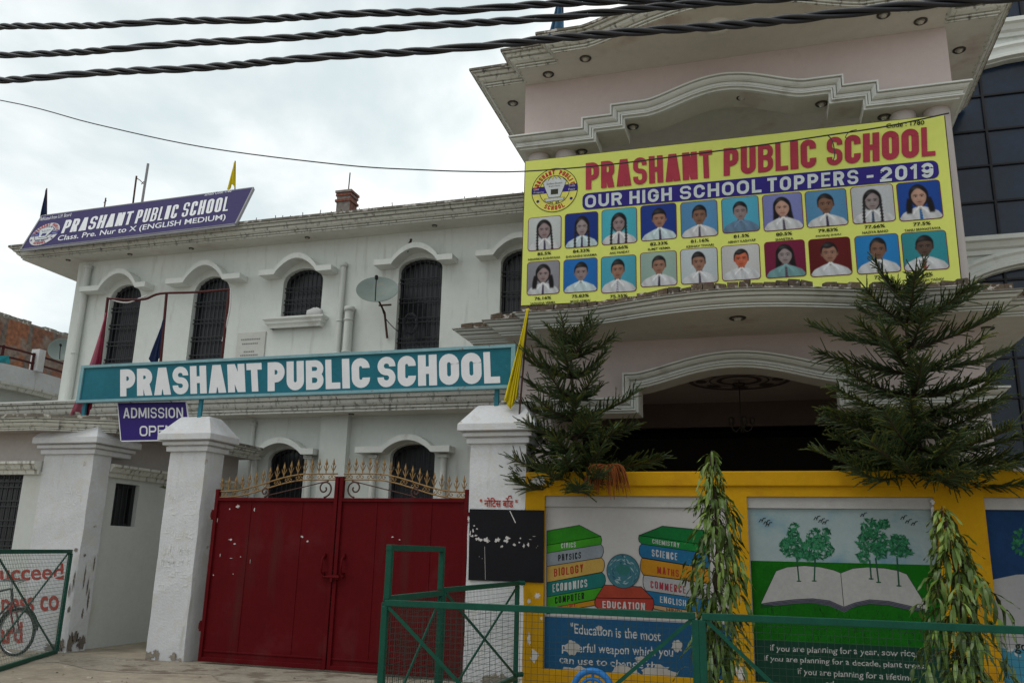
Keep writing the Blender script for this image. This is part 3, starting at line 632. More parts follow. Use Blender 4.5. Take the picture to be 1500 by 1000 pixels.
# chandelier
ch = thing('chandelier', 'old dark hanging lamp under the carved rose of the carport ceiling', 'hanging lamp', (cx, cy, 3.6))
b = MB(); b.tube([(cx, cy, 4.58), (cx, cy, 3.7)], 0.012, 6); b.lathe([(.02, .0), (.11, -.02), (.09, -.07), (.02, -.09)], (cx, cy, 4.56), 14); b.build('rod', m_lring, ch)
for i in range(5):
    q = 2*pi*i/5; b = MB(); pts = [(cx+cos(q)*r, cy+sin(q)*r, z) for r, z in ((.01, 3.78), (.10, 3.70), (.17, 3.74), (.19, 3.82))]; b.tube(pts, .01, 6)
    a = b.build('arm', m_lring, ch)
    s = MB(); s.lathe([(.015, 0), (.045, .02), (.05, .10), (.035, .12)], (cx+cos(q)*.19, cy+sin(q)*.19, 3.82), 10); s.build('lamp_shade', m_lring, a)

# ------------------------------------------------------------------ glass fronted wing on the right
gw = thing('glass_wing', 'building wing right of the portico with tall arched dark glass windows', 'building', (7, YB, 0))
WX0, WX1 = 3.3, 6.6; wc = (WX0+WX1)/2
wb = MB()
wall_open(wb, 3.2, 12, 0, 6.95, YB, [(WX0, WX1, 2.9, 5.98, 0.62), (7.6, 10.9, 2.9, 5.98, .62)], depth=.22)
wall_open(wb, 3.2, 12, 6.95, 11.0, YB, [(WX0, WX1, 7.12, 9.75, 0.78), (7.6, 10.9, 7.12, 9.75, .78)], depth=.22)
wall_open(wb, 3.2, 12, 11.0, 14, YB, [(WX0, WX1, 11.3, 13.2, .5), (7.6, 10.9, 11.3, 13.2, .5)], depth=.22)
wb.quad((3.2, YB, 8.3), (3.2, 26, 8.3), (3.2, 26, 14), (3.2, YB, 14)); wb.quad((12, YB, 0), (12, YB, 14), (12, 26, 14), (12, 26, 0)); wb.quad((3.2, YB, 14), (12, YB, 14), (12, 26, 14), (3.2, 26, 14))
wb.build('wall', m_wall, gw)
md = MB()
for z in (10.95, 6.80): md.sweep([(3.2, YB), (12, YB)], [(0, z), (.05, z), (.05, z+.08), (.10, z+.11), (.14, z+.2), (.2, z+.22), (.2, z+.3), (0, z+.3)], XY)
md.build('string_course', m_trim, gw)
for xa, xb in ((WX0, WX1), (7.6, 10.9)):
    for zb, zs, rise in ((2.9, 5.98, .62), (7.12, 9.75, .78), (11.3, 13.2, .5)):
        A = arch_pts(xa-.02, xb+.02, zs, rise, 24)
        a = MB(); a.sweep(A, [(-.30, 0), (-.30, .09), (-.24, .10), (-.20, .06), (-.12, .05), (-.09, .10), (-.03, .10), (-.02, 0)], lambda x, z, h: (x, YB-h-.002, z)); a.build('arch_moulding', m_trim, gw)
        loop = [(xa, zb)]+arch_pts(xa, xb, zs, rise)+[(xb, zb)]
        p = MB(); p.add([(x, YB+.14, z) for x, z in loop], [tuple(range(len(loop)))[::-1]]); win = p.build('window', m_glass, gw)
        f = MB()
        for i in range(1, 4):
            x = xa+(xb-xa)*i/4; u = 1-((x-(xa+xb)/2)/((xb-xa)/2))**2; f.box(x-.02, YB+.09, zb, x+.02, YB+.139, zs+rise*sqrt(max(0, u))-.01)
        z = zb+.72
        while z < zs+rise-.2:
            if z <= zs: xw0, xw1 = xa, xb
            else:
                hw = (xb-xa)/2*sqrt(max(0, 1-((z-zs)/rise)**2)); xw0, xw1 = (xa+xb)/2-hw, (xa+xb)/2+hw
            f.box(xw0, YB+.10, z-.018, xw1, YB+.138, z+.018); z += .69
        f.build('glazing_bars', m_mull, win)

# ------------------------------------------------------------------ gatehouse beside the left pillar
gh = thing('gatehouse', 'low grey white gatehouse with barred window left of the red gate', 'building', (-12, 11, 0))
GX, GY = -10.3, 10.905
b = MB()
wall_open(b, -18, GX, 0, 2.7, GY, [(-13.0, -11.57, 1.42, 2.66, 0)], depth=.15)
wall_open(b, GY, 14.9, 0, 2.7, 0, [(11.55, 12.11, 1.89, 2.58, 0)], depth=.15, fn=lambda a, z, h: (GX-h, a, z))
b.build('wall', m_gatehouse, gh)
b = MB(); b.quad((-18, GY+.02, 2.7), (GX-.02, GY+.02, 2.7), (GX-.02, GY+.02, 3.35), (-18, GY+.02, 3.35)); b.quad((GX-.02, GY+.02, 2.7), (GX-.02, 14.9, 2.7), (GX-.02, 14.9, 3.35), (GX-.02, GY+.02, 3.35)); b.build('upper_wall', m_gh_up, gh)
BAND = [(0, 2.66), (.05, 2.66), (.06, 2.72), (.10, 2.74), (.13, 2.80), (.17, 2.82), (.17, 2.86), (-.02, 2.88)]
b = MB(); b.sweep([(-18, GY), (-11.22, GY)], BAND, XY); b.sweep([(GX, 11.29), (GX, 14.9)], [(0, 2.66), (.05, 2.66), (.06, 2.72), (.10, 2.74), (.13, 2.80), (.17, 2.82), (.17, 2.86), (-.02, 2.88)], XY); b.build('string_course', m_corn, gh)
b = MB(); cornice(b, [(-18, GY-.32), (-11.1, GY-.32), (-10.0, GY+.15), (-10.0, 15.0)], 3.33, .6, .55, .05)
rp_ = [(-18, GY-.32), (-11.1, GY-.32), (-10.0, GY+.15), (-10.0, 14.97), (-18, 14.97)]
b.add([(x, y, 3.33) for x, y in rp_], [(4, 3, 2, 1, 0)], 2); b.add([(x, y, 3.52) for x, y in rp_], [(0, 1, 2, 3, 4)], 1)
b.build('roof', [m_corn, m_edge, m_gh_up], gh)
window(gh, GY, -13.0, -11.57, 1.42, 2.66, 0, depth=.15, hbars=4)
window(gh, 0, 11.55, 12.11, 1.89, 2.58, 0, depth=.15, hbars=0, fn=lambda a, z, h: (GX-h, a, z))
rd = paint((0.42, 0.035, 0.02))
YW = GY-.009
for s_, q_, bo in (("e succeed,", ((-38, 829), (101, 824), (-38, 856)), .02), ("ness co", ((2, 877), (86, 871), (2, 899)), .02), ("ard", ((-4, 912), (33, 910), (-4, 943)), .03)):
    t = MB(); write_px(t, s_, *q_, YW, bo); t.build('red_lettering', rd, gh)

# ------------------------------------------------------------------ neighbours far left
zt = at(0, 531, Y=17.0).z; zb_ = at(0, 558, Y=17.0).z
cv = [at(px, py, Z=zt) for px, py in ((0, 531), (22, 535.5), (45, 541.5), (70, 548.5), (95, 556))]
d0 = (cv[0]-cv[1]).normalized(); pts = [cv[0]+d0*6]+cv; e0 = (cv[-1]-cv[-2]).normalized(); pts.append(cv[-1]+e0*2.5)
pl = [(p.x, p.y) for p in pts]
nb = thing('balcony_house', 'white house with a curved balcony parapet beyond the gatehouse roof', 'house', (pl[2][0], pl[2][1], 0))
inn = [(x-.25, y+.75) for x, y in pl]
b = MB(); b.prism(inn+[(pl[-1][0]-3, pl[-1][1]+6), (pl[0][0]-3, pl[0][1]+6)], XY, 0, zb_); b.build('wall', m_gatehouse, nb)
b = MB(); b.prism(pl+[(x-.1, y+.14) for x, y in pl[::-1]], XY, zb_-.02, zt)
b.prism(pl+[(pl[-1][0]-3, pl[-1][1]+6), (pl[0][0]-3, pl[0][1]+6)], XY, zb_-.12, zb_-.021, 1); b.build('balcony', [m_pil, m_soffit], nb)
b = MB(); b.sweep(pl, [(0, zb_-.16), (.04, zb_-.16), (.06, zb_-.08), (.1, zb_-.04), (.1, zb_+.02), (0, zb_+.02)], XY); b.build('balcony_moulding', m_corn, nb)
c0 = at(50, 543, Z=zt)
b = MB(); b.box(c0.x-.18, c0.y-.02, zt, c0.x+.10, c0.y+.2, zt+.62); b.build('parapet_post', m_pil, nb)
b = MB()
for h in (.2, .45):
    for a, c in zip(pl, pl[1:]): b.bar((a[0]-.05, a[1]+.07, zt+h), (c[0]-.05, c[1]+.07, zt+h), .05)
for k in (1, 3, 5): b.bar((pl[k][0]-.05, pl[k][1]+.07, zt), (pl[k][0]-.05, pl[k][1]+.07, zt+.5), .05)
b.build('railing', m_redpipe, nb)
A0 = at(0, 462, Y=21.0); B0 = at(97, 492, Z=A0.z); dd = (B0-A0).normalized()
bh = thing('brick_house', 'bare brick building with worn plaster patches at the far left', 'house', (A0.x, A0.y, 0))
b = MB(); p0, p1 = A0-dd*8, B0+dd*1.2; nrm = Vector((-dd.y, dd.x, 0))
b.prism([(p0.x, p0.y), (p1.x, p1.y), (p1.x+nrm.x*8, p1.y+nrm.y*8), (p0.x+nrm.x*8, p0.y+nrm.y*8)], XY, 0, A0.z-.02); b.build('wall', m_brick, bh)
b = MB(); rr = random.Random(2); t = 0.0; tot = (p1-p0).length
while t < tot:
    l = rr.uniform(.2, .6); h = rr.uniform(.0, .10); q = p0+dd*t; q2 = p0+dd*min(tot, t+l)
    b.prism([(q.x, q.y), (q2.x, q2.y), (q2.x+nrm.x*.25, q2.y+nrm.y*.25), (q.x+nrm.x*.25, q.y+nrm.y*.25)], XY, A0.z-.02, A0.z+.03+h); t += l
b.build('wall_top', m_edge, bh)
dc = at(91, 514, Y=18.9)
b = thing('satellite_dish', 'small pale satellite dish before the brick house at far left', 'satellite dish', (dc.x, dc.y, zt))
def dish_parts(root, c, ax, R, arm_to, post):
    ax = Vector(ax).normalized(); m = MB()
    m.lathe([(R*i/10, 0.28*R*(i/10)**2) for i in range(11)]+[(R*1.015, .285*R), (R*1.015, .26*R)]+[(R*i/10, 0.28*R*(i/10)**2-.012) for i in range(10, -1, -1)], c, 40, 0, ax)
    m.build('reflector', m_dish, root)
    f = Vector(c)+ax*R*0.95; lowp = Vector(c)-Vector((0, 0, 1)).cross(ax).cross(ax).normalized()*0
    side = ax.cross(Vector((0, 0, 1))).normalized(); dn = side.cross(ax).normalized()
    if dn.z > 0: dn = -dn
    base = Vector(c)+dn*R*.86+ax*.2*R
    a = MB(); a.tube([base, base*.4+f*.6+dn*.05, f], .012, 8); a.build('feed_arm', m_iron, root)
    l = MB(); l.lathe([(.02, -.05), (.035, -.03), (.035, .04), (.02, .05)], f, 10, 0, ax); l.build('receiver', m_iron, root)
    p = MB(); p.tube([Vector(c)-ax*.02, Vector(c)-ax*.14, Vector(arm_to)], .022, 8); p.bar(Vector(arm_to)+Vector((-.14, 0, .16)), Vector(arm_to)+Vector((.14, 0, .16)), .03)
    p.tube([arm_to, post], .025, 8); p.build('mount', m_scroll, root)
dish_parts(b, dc, (.55, -.78, .3), .36, dc+Vector((.2, .2, -.25)), dc+Vector((.2, .2, -.9)))

# ------------------------------------------------------------------ street wall with murals
YW0, YM = 10.76, 10.822
bw = thing('boundary_wall', 'mustard yellow street wall with painted school murals in its panels', 'wall', (0, YW0, 0))
panels = [(-2.78, -0.47), (-0.24, 1.83), (2.35, 4.4)]
b = MB()
wall_open(b, -3.04, 5.2, 0, 2.46, YW0, [(x0, x1, 0.22, 2.34, 0) for x0, x1 in panels], depth=.062)
b.quad((5.2, YW0+.22, 0), (-3.04, YW0+.22, 0), (-3.04, YW0+.22, 2.46), (5.2, YW0+.22, 2.46)); b.quad((5.2, YW0, 0), (5.2, YW0+.22, 0), (5.2, YW0+.22, 2.46), (5.2, YW0, 2.46))
b.build('body', m_ywall, bw)
b = MB(); b.box(-3.038, YW0-.03, 2.46, 5.23, YW0+.25, 2.645); b.build('coping', m_ywall, bw, bevel=.015)

for x0, x1 in panels:
    b = MB(); b.box(x0+.002, YW0+.034, 2.205, x1-.002, YM-.0002, 2.338); b.build('panel_lintel', M('lintel_whitewash', (.40, .39, .38), var=.1, dirt=((.3, .29, .28), 3, .58, .2)), bw)
b = MB(); rr = random.Random(33); bz = lambda px, py: at(px, py, Y=YW0-.031)
for px, py, rx, rz in ((790, 704, .15, .07), (778, 711, .07, .05), (806, 712, .08, .03)): p = bz(px, py); flat(b, [(max(-3.03, u), max(2.47, v)) for u, v in blob(p.x, p.z, rx, rz, 34, rr, .55)], YW0-.0325)
for px, py, rx, rz in ((1367, 752, .035, .10), (1366, 735, .03, .04), (1493, 688, .12, .03), (775, 880, .03, .04), (787, 872, .05, .05), (775, 935, .03, .10), (793, 905, .02, .03), (783, 960, .07, .10), (1085, 985, .07, .12)): p = at(px, py, Y=YW0); flat(b, blob(p.x, p.z, rx, rz, 30, rr, .6), (YW0-.0325 if p.z > 2.45 else YW0-.0015))
b.build('flaked_paint', m_scuff, bw)

class Mural:
    def __init__(s): s.k = 0
    def lay(s): s.k += 1; return YM-0.0008*s.k
def stroke(mb, pts, wd, Y, mat=0):
    for a, c in zip(pts, pts[1:]):
        d = Vector((c[0]-a[0], c[1]-a[1]))
        if d.length < 1e-6: continue
        n = Vector((-d.y, d.x)).normalized()*wd/2; e = d.normalized()*wd*.3
        flat(mb, [(a[0]-n.x-e.x, a[1]-n.y-e.y), (c[0]-n.x+e.x, c[1]-n.y+e.y), (c[0]+n.x+e.x, c[1]+n.y+e.y), (a[0]+n.x-e.x, a[1]+n.y-e.y)], Y, mat)
def c4(x, y): return (680+x*.2701, 690+y*.27)
def c5(x, y): return (1060+x*.3101, 690+y*.31)
ink = paint((0.012, 0.012, 0.014)); wht = paint((0.46, 0.46, 0.46)); red = paint((0.30, 0.03, 0.02))
def mural_base(x0, x1, mat):
    b = MB(); b.add([(x0, YM, .22), (x1, YM, .22), (x1, YM, 2.34), (x0, YM, 2.34)], [(0, 1, 2, 3)]); return b.build('mural', mat, bw)
HAND[0] = 0.38
# --- books and globe
mu = mural_base(*panels[0], m_mwhite); Q = Mural()
def book(parts, word, tcol, tq, wd=.007):
    b = MB(); y = Q.lay(); mats = []
    for i, (poly, colr) in enumerate(parts):
        pp = pxpoly([c4(*p) for p in poly], YM); xm = panels[0][1]-.004
        pp = [(min(x, xm), z) for x, z in pp]; flat(b, pp, y, len(mats)); mats.append(paint(colr))
        mats.append(ink); stroke(b, pp+pp[:1], wd, y-.0005, len(mats)-1)
    bo = b.build('painted_book', mats, mu)
    t = MB(); block_px(t, word, c4(*tq[0]), c4(*tq[1]), c4(*tq[2]), y-.001, .17 if word != 'EDUCATION' else .2, 0, .2); t.build('painted_word', paint(tcol), bo)
G1, G2, GD, GR, TN, TE, OR, BL, WH = (.025, .20, .012), (.045, .26, .015), (.006, .13, .03), (.22, .25, .28), (.42, .27, .065), (.012, .13, .12), (.42, .19, .012), (.015, .12, .25), (.34, .34, .35)
W_, K_, R_ = (.46, .46, .46), (.012, .012, .014), (.30, .03, .02)
book([([(448, 322), (625, 291), (742, 352), (448, 400)], G1), ([(448, 400), (742, 352), (746, 372), (742, 396), (448, 443)], G2)], 'CIVICS', W_, ((525, 390), (605, 383), (525, 417)))
book([([(448, 443), (742, 396), (754, 412), (756, 436), (750, 458), (740, 468), (448, 515)], GR)], 'PHYSICS', K_, ((510, 452), (633, 436), (510, 487)))
book([([(448, 515), (745, 468), (759, 486), (762, 510), (757, 534), (748, 545), (448, 602)], TN)], 'BIOLOGY', R_, ((487, 528), (645, 502), (487, 571)))
book([([(448, 602), (748, 547), (764, 566), (767, 590), (762, 612), (748, 628), (448, 680)], TE)], 'ECONOMICS', W_, ((480, 612), (666, 583), (480, 655)))
book([([(448, 680), (750, 627), (742, 650), (708, 694), (448, 745)], G2)], 'COMPUTER', K_, ((492, 682), (650, 655), (492, 718)))
book([([(448, 745), (708, 696), (712, 725), (560, 750), (448, 772)], OR)], 'HISTORY', R_, ((500, 730), (605, 712), (500, 752)))
book([([(948, 347), (1075, 296), (1330, 322), (1330, 402)], GD), ([(948, 347), (1330, 402), (1330, 446), (965, 393), (949, 380), (946, 362)], (.01, .17, .035))], 'CHEMISTRY', W_, ((1020, 366), (1167, 388), (1020, 390)))
book([([(962, 393), (1330, 446), (1330, 526), (962, 466), (950, 446), (948, 425), (952, 405)], BL)], 'SCIENCE', W_, ((1017, 422), (1155, 443), (1017, 460)))
book([([(965, 470), (1330, 528), (1330, 606), (972, 560), (958, 535), (956, 510), (958, 486)], OR)], 'MATHS', R_, ((1047, 515), (1163, 534), (1047, 553)))
book([([(975, 562), (1330, 608), (1330, 696), (985, 646), (973, 622), (970, 600), (971, 578)], WH)], 'COMMERCE', (.28, .03, .05), ((1010, 592), (1200, 622), (1010, 632)))
book([([(988, 646), (1330, 697), (1330, 772), (1018, 720), (992, 690), (986, 664)], BL)], 'ENGLISH', W_, ((1062, 676), (1203, 698), (1062, 710)))
book([([(1025, 722), (1330, 772), (1330, 806), (1030, 745)], (.40, .24, .12))], 'HINDI', K_, ((1097, 738), (1180, 752), (1097, 760)))
book([([(760, 615), (960, 625), (1025, 690), (715, 685)], (.30, .045, .025)), ([(715, 685), (1025, 690), (1030, 720), (1022, 752), (1000, 762), (735, 748), (712, 730), (708, 708)], (.33, .04, .03))], 'EDUCATION', W_, ((750, 702), (980, 712), (750, 740)), .008)
gc = at(*c4(862, 540), Y=YM); gr_ = abs(at(*c4(950, 540), Y=YM).x-gc.x)
b = MB(); y = Q.lay(); flat(b, ell(gc.x, gc.z, gr_+.006, gr_+.006, 40), y, 1); flat(b, ell(gc.x, gc.z, gr_, gr_, 40), y-.0006, 0)
rr = random.Random(4)
flat(b, blob(gc.x, gc.z+.01, gr_*.5, gr_*.45, 14, rr, .4), y-.0010, 2)
for i in range(60):
    a, r = rr.random()*6.28, gr_*(.45+.5*rr.random()); x, z = gc.x+r*cos(a), gc.z+r*sin(a)*.97; q = a+pi/2+rr.uniform(-.5, .5); l = rr.uniform(.015, .05)
    p = [(x-l*cos(q), z-l*sin(q)), (x, z-.008), (x+l*cos(q), z+l*sin(q)), (x+.004, z+.009)]
    if all(sqrt((u-gc.x)**2+(v-gc.z)**2) < gr_ for u, v in p): flat(b, p, y-.0014-.00002*i, 3 if i % 3 else 4)
b.build('painted_globe', [paint((.045, .15, .19)), ink, paint((.03, .14, .13)), paint((.27, .37, .40)), paint((.02, .075, .12))], mu)
m_bluep = M('peeling_blue_paint', (.012, .075, .17), var=.15, vscale=3, peel=((.40, .39, .37), 3.5, .70, .015), bump=.12)
b = MB(); y = Q.lay(); zt_ = at(*c4(440, 786), Y=YM).z
flat(b, [(panels[0][0]+.01, .22), (panels[0][1], .22), (panels[0][1], zt_), (panels[0][0]+.01, zt_)], y)
bp_ = b.build('painted_band', m_bluep, mu)
t = MB(); y = Q.lay()
write_px(t, '"Education is the most', (836, 912), (968, 923), (836, 927), y, .01); write_px(t, 'powerful weapon which you', (823, 940), (986, 948), (823, 957), y, .01); write_px(t, 'can use to change the', (819, 960), (970, 969), (819, 974), y, .01)
write_px(t, 'world."', (850, 985), (900, 988), (850, 999), y, .01)
t.build('quotation', wht, mu)
pt_ = MB(); rr = random.Random(9); y = Q.lay()
for px, py, rx, rz in ((838, 948, .11, .10), (878, 919, .05, .035), (845, 985, .22, .10), (915, 985, .20, .12), (965, 985, .24, .11), (992, 945, .08, .08), (940, 965, .10, .05)):
    p = at(px, py, Y=YM); flat(pt_, blob(p.x, p.z, rx, rz, 26, rr, .42), y)
pt_.build('bare_patches', paint((.40, .38, .36), .9), mu)
# --- open book with trees
m_msky = M('mural_sky_paint', (.27, .34, .35), var=.1, vscale=1.5, dirt=((.05, .17, .26), 1.7, .52, .25), bump=.05)
m_mgrass = M('mural_grass_paint', (.010, .125, .008), var=.3, vscale=3.5, bump=.05, spec=.08)
mu = mural_base(*panels[1], m_mwhite); Q = Mural()
x0, x1 = panels[1]; y = Q.lay()
zs_ = at(*c5(500, 174), Y=YM).z; zg = at(*c5(500, 430), Y=YM).z; zb2 = at(*c5(500, 812), Y=YM).z
b = MB(); flat(b, [(x0+.012, zg-.02), (x1-.004, zg-.02), (x1-.004, zs_), (x0+.012, zs_)], y); b.build('painted_sky', m_msky, mu)
y = Q.lay(); b = MB(); flat(b, [(x0+.012, zb2-.02), (x1-.004, zb2-.02), (x1-.004, zg), (x0+.012, zg)], y)
rr = random.Random(6)
for i in range(120):
    x, z = rr.uniform(x0+.05, x1-.05), rr.uniform(zb2, at(*c5(500, 650), Y=YM).z); l = rr.uniform(.03, .10); flat(b, [(x, z), (x+.012, z), (x+rr.uniform(-.02, .05), z+l)], y-.0004, 1)
b.build('painted_grass', [m_mgrass, paint((.008, .06, .01))], mu)
b = MB(); y = Q.lay(); m_page = M('mural_page_paint', (.36, .36, .355), var=.15, vscale=3, bump=.05)
lp = [(175, 625), (248, 470), (300, 452), (380, 445), (460, 452), (520, 466), (553, 480), (568, 640), (500, 610), (420, 600), (330, 605), (240, 615)]
rp = [(553, 480), (610, 458), (680, 452), (760, 457), (820, 468), (865, 485), (970, 655), (880, 635), (780, 612), (690, 605), (620, 620), (568, 640)]
edge_l = [(175, 625), (240, 615), (330, 605), (420, 600), (500, 610), (568, 640), (570, 665), (500, 634), (420, 622), (330, 625), (240, 634)]
edge_r = [(568, 640), (620, 620), (690, 605), (780, 612), (880, 635), (970, 655), (880, 655), (780, 632), (690, 624), (625, 636), (570, 665)]
for pts in (edge_l, edge_r): flat(b, pxpoly([c5(*p) for p in pts], YM), y, 1)
for pts in (lp, rp):
    pp = pxpoly([c5(*p) for p in pts], YM); flat(b, pp, y-.0004, 0); stroke(b, pp+pp[:1], .006, y-.0008, 2)
for k in (8, 14, 20):
    for pts in (edge_l[:6], edge_r[:6]): stroke(b, pxpoly([c5(px, py+k) for px, py in pts], YM), .005, y-.0006, 2)
b.build('painted_open_book', [m_page, paint((.11, .11, .15)), paint((.02, .02, .03))], mu)
gm = [paint((.018, .13, .055)), paint((.035, .19, .09)), paint((.01, .075, .035)), paint((.015, .07, .04))]
def ptree(trunks, blobs, seed):
    b = MB(); y = Q.lay(); rr = random.Random(seed)
    for a, c in trunks: stroke(b, pxpoly([c5(*a), c5(*c)], YM), .016, y, 3); e = at(*c5(*c), Y=YM); flat(b, ell(e.x, e.z, .03, .008, 8), y-.0001, 3)
    k = 0
    for bx, bz, rx, rz, n in blobs:
        for i in range(n):
            r = sqrt(rr.random()); a = rr.random()*6.28; p = at(*c5(bx+rx*r*cos(a), bz+rz*r*sin(a)), Y=YM); q = rr.uniform(0, 3.14); l = rr.uniform(.018, .04); k += 1
            u, v = cos(q)*l, sin(q)*l; flat(b, [(p.x-u, p.z-v), (p.x+v*.35, p.z-u*.35), (p.x+u, p.z+v), (p.x-v*.35, p.z+u*.35)], y-.0002-.000003*k, i % 3)
    b.build('painted_tree', gm, mu)
ptree([((345, 405), (356, 518))], [(330, 300, 28, 60, 70), (330, 360, 60, 45, 120), (300, 345, 35, 25, 40), (355, 390, 30, 22, 40)], 1)
ptree([((432, 410), (428, 517))], [(430, 320, 40, 50, 80), (440, 370, 80, 45, 150), (480, 300, 25, 30, 30), (410, 400, 35, 18, 40)], 2)
ptree([((690, 420), (697, 507)), ((718, 410), (732, 523))], [(690, 270, 40, 50, 90), (700, 330, 72, 55, 170), (755, 250, 32, 22, 40), (660, 400, 30, 30, 50), (740, 370, 35, 40, 60)], 3)
ptree([((818, 400), (828, 540))], [(825, 350, 50, 52, 140), (845, 380, 45, 25, 50)], 4)
b = MB(); y = Q.lay()
for bx, by in ((182, 230), (203, 240), (212, 250), (440, 220), (462, 232), (480, 240), (660, 205), (850, 218), (872, 236), (900, 246)):
    stroke(b, pxpoly([c5(bx-14, by+8), c5(bx-6, by-4), c5(bx+1, by+2)], YM), .008, y); stroke(b, pxpoly([c5(bx+1, by+2), c5(bx+5, by-8), c5(bx+16, by-10)], YM), .008, y); stroke(b, pxpoly([c5(bx+1, by+2), c5(bx-2, by+9)], YM), .007, y)
b.build('painted_birds', ink, mu)
m_dgp = M('dark_green_mural_paint', (.008, .045, .028), var=.2, peel=((.36, .35, .33), 3.2, .69, .01), bump=.1)
b = MB(); y = Q.lay(); flat(b, [(x0+.012, .22), (x1-.004, .22), (x1-.004, zb2), (x0+.012, zb2)], y); b.build('painted_band', m_dgp, mu)
t = MB(); y = Q.lay()
for s, p in (('if you are planning for a year, sow rice,', ((220, 818), (913, 845), (220, 856))), ('if you are planning for a decade, plant trees.', ((192, 868), (955, 905), (192, 902))), ('if you are planning for a lifetime,', ((350, 928), (905, 960), (350, 966))), ('educate people.', ((480, 988), (760, 1004), (480, 1026)))):
    write_px(t, s, c5(*p[0]), c5(*p[1]), c5(*p[2]), y, .008)
t.build('quotation', wht, mu)
# --- third panel
mu = mural_base(*panels[2], M('mural_cloud_paint', (.33, .33, .34), var=.12, vscale=2, bump=.05)); Q = Mural(); x0, x1 = panels[2]
b = MB(); y = Q.lay(); zt_ = at(1450, 743, Y=YM).z; zc = at(1450, 840, Y=YM).z
flat(b, [(x0+.012, zc-.06), (x0+.25, zc), (x0+.6, zc+.02), (x0+.9, zc-.02), (x1, zc), (x1, zt_), (x0+.012, zt_)], y); b.build('painted_sky', M('mural_deep_blue', (.012, .045, .13), var=.3, vscale=1.5, bump=0), mu)
b = MB(); y = Q.lay(); rr = random.Random(5)
for i in range(420):
    r, a = sqrt(rr.random()), rr.random()*6.28; cx_, cz_ = (x0+.62, zc+.35) if i % 2 else (x0+.9, zc+.25); x, z = cx_+.38*r*cos(a), cz_+.30*r*sin(a); q = rr.random()*3; l = rr.uniform(.02, .05)
    flat(b, [(x-l*cos(q), z-l*sin(q)), (x+.02*sin(q), z-.02*cos(q)), (x+l*cos(q), z+l*sin(q)), (x-.02*sin(q), z+.02*cos(q))], y-.000003*i, i % 3)
b.build('painted_tree', gm[:3], mu)
b = MB(); y = Q.lay(); zq = at(1480, 935, Y=YM).z; flat(b, [(x0+.012, .22), (x1, .22), (x1, zq-.1), (x0+.012, zq-.1)], y); b.build('painted_band', M('peeling_pale_blue', (.05, .22, .33), peel=((.42, .42, .42), 2.4, .52, .02), bump=.1), mu)
t = MB(); y = Q.lay(); write_px(t, 'good', (1486, 938), (1530, 942), (1486, 957), y, .012); t.build('quotation', ink, mu)

HAND[0] = 0.0
# ------------------------------------------------------------------ gate pillars
def pillar(x0, x1, y0, y1, zs, label, mat, seed, yc=None):
    p = thing('gate_pillar', label, 'pillar', ((x0+x1)/2, y0, 0), 'white pillars of the school gate')
    b = MB(); rr = random.Random(seed); n = 10
    for i in range(n):
        za, zc = zs*i/n, zs*(i+1)/n; j = lambda k: 0.006*sin(k*2.3+seed)
        A = [(x0+j(i), y0+j(i+1), za), (x1+j(i+2), y0+j(i), za), (x1+j(i+1), y1, za), (x0, y1, za)]; B_ = [(x0+j(i+1), y0+j(i+2), zc), (x1+j(i+3), y0+j(i+1), zc), (x1+j(i+2), y1, zc), (x0, y1, zc)]
        b.add(A+B_, [(0, 1, 5, 4), (1, 2, 6, 5), (2, 3, 7, 6), (3, 0, 4, 7)])
    b.build('shaft', mat, p)
    y1 = yc or y1; c = MB(); ring = [(x0, y0), (x1, y0), (x1, y1), (x0, y1)]
    prof = [(-.06, zs-.03), (.045, zs-.02), (.05, zs+.05), (.03, zs+.054), (.03, zs+.066), (.09, zs+.07), (.095, zs+.12), (.06, zs+.124), (.06, zs+.138), (.145, zs+.142), (.15, zs+.15), (.15, zs+.235)]
    ins = .05
    prof += [(-ins, zs+.50), (-ins-.02, zs+.52)]
    c.sweep(ring[::-1], [(-o, h) for o, h in prof], XY, closed=True); k_ = ins+.02; c.add([(x0+k_, y0+k_, zs+.52), (x1-k_, y0+k_, zs+.52), (x1-k_, y1-k_, zs+.52), (x0+k_, y1-k_, zs+.52)], [(0, 1, 2, 3)]); c.build('cap', mat, p, bevel=.012)
    return p
# ring reversed travels clockwise seen from above: out is to the left, hence the sign change
pA = pillar(-11.2, -10.22, 10.90, 11.28, 3.0, 'leftmost white gate pillar with crumbling plaster at its foot', m_pil, 1, 11.62)
pB = pillar(-8.67, -8.03, 10.76, 11.2, 3.0, 'white gate pillar left of the red gate with its hinges', m_pil, 2)
pC = pillar(-3.83, -3.042, 10.762, 11.2, 3.05, 'white gate pillar between the red gate and the mustard wall', m_pil, 3)
b = MB(); rr = random.Random(21)
for y, z, ry, rz in ((10.95, .12, .09, .20), (11.18, .12, .12, .16), (11.05, .2, .08, .12), (11.15, .95, .02, .20), (11.06, 1.1, .018, .24), (11.12, .55, .03, .10), (11.2, .75, .025, .22), (11.0, 1.42, .03, .03), (11.22, 1.3, .02, .15)):
    pp = blob(y, z, ry, rz, 34, rr, .62); pp = [(min(11.27, max(10.905, u)), max(0.01, v)) for u, v in pp]
    b.add([(-10.212, u, v) for u, v in pp], [tuple(range(34))])
for x, z, rx, rz in ((-10.34, .10, .12, .14), (-10.5, .05, .2, .08), (-10.27, .62, .035, .06), (-10.25, 1.05, .018, .2), (-10.3, 1.5, .05, .04), (-10.31, .9, .018, .16), (-10.42, .75, .03, .02)):
    pp = blob(x, z, rx, rz, 34, rr, .62); flat(b, [(min(-10.225, u), max(.01, v)) for u, v in pp], 10.891)
b.build('bare_patches', M('bare_brown_render', (.25, .215, .185), var=.4, vscale=6, bump=.8), pA)

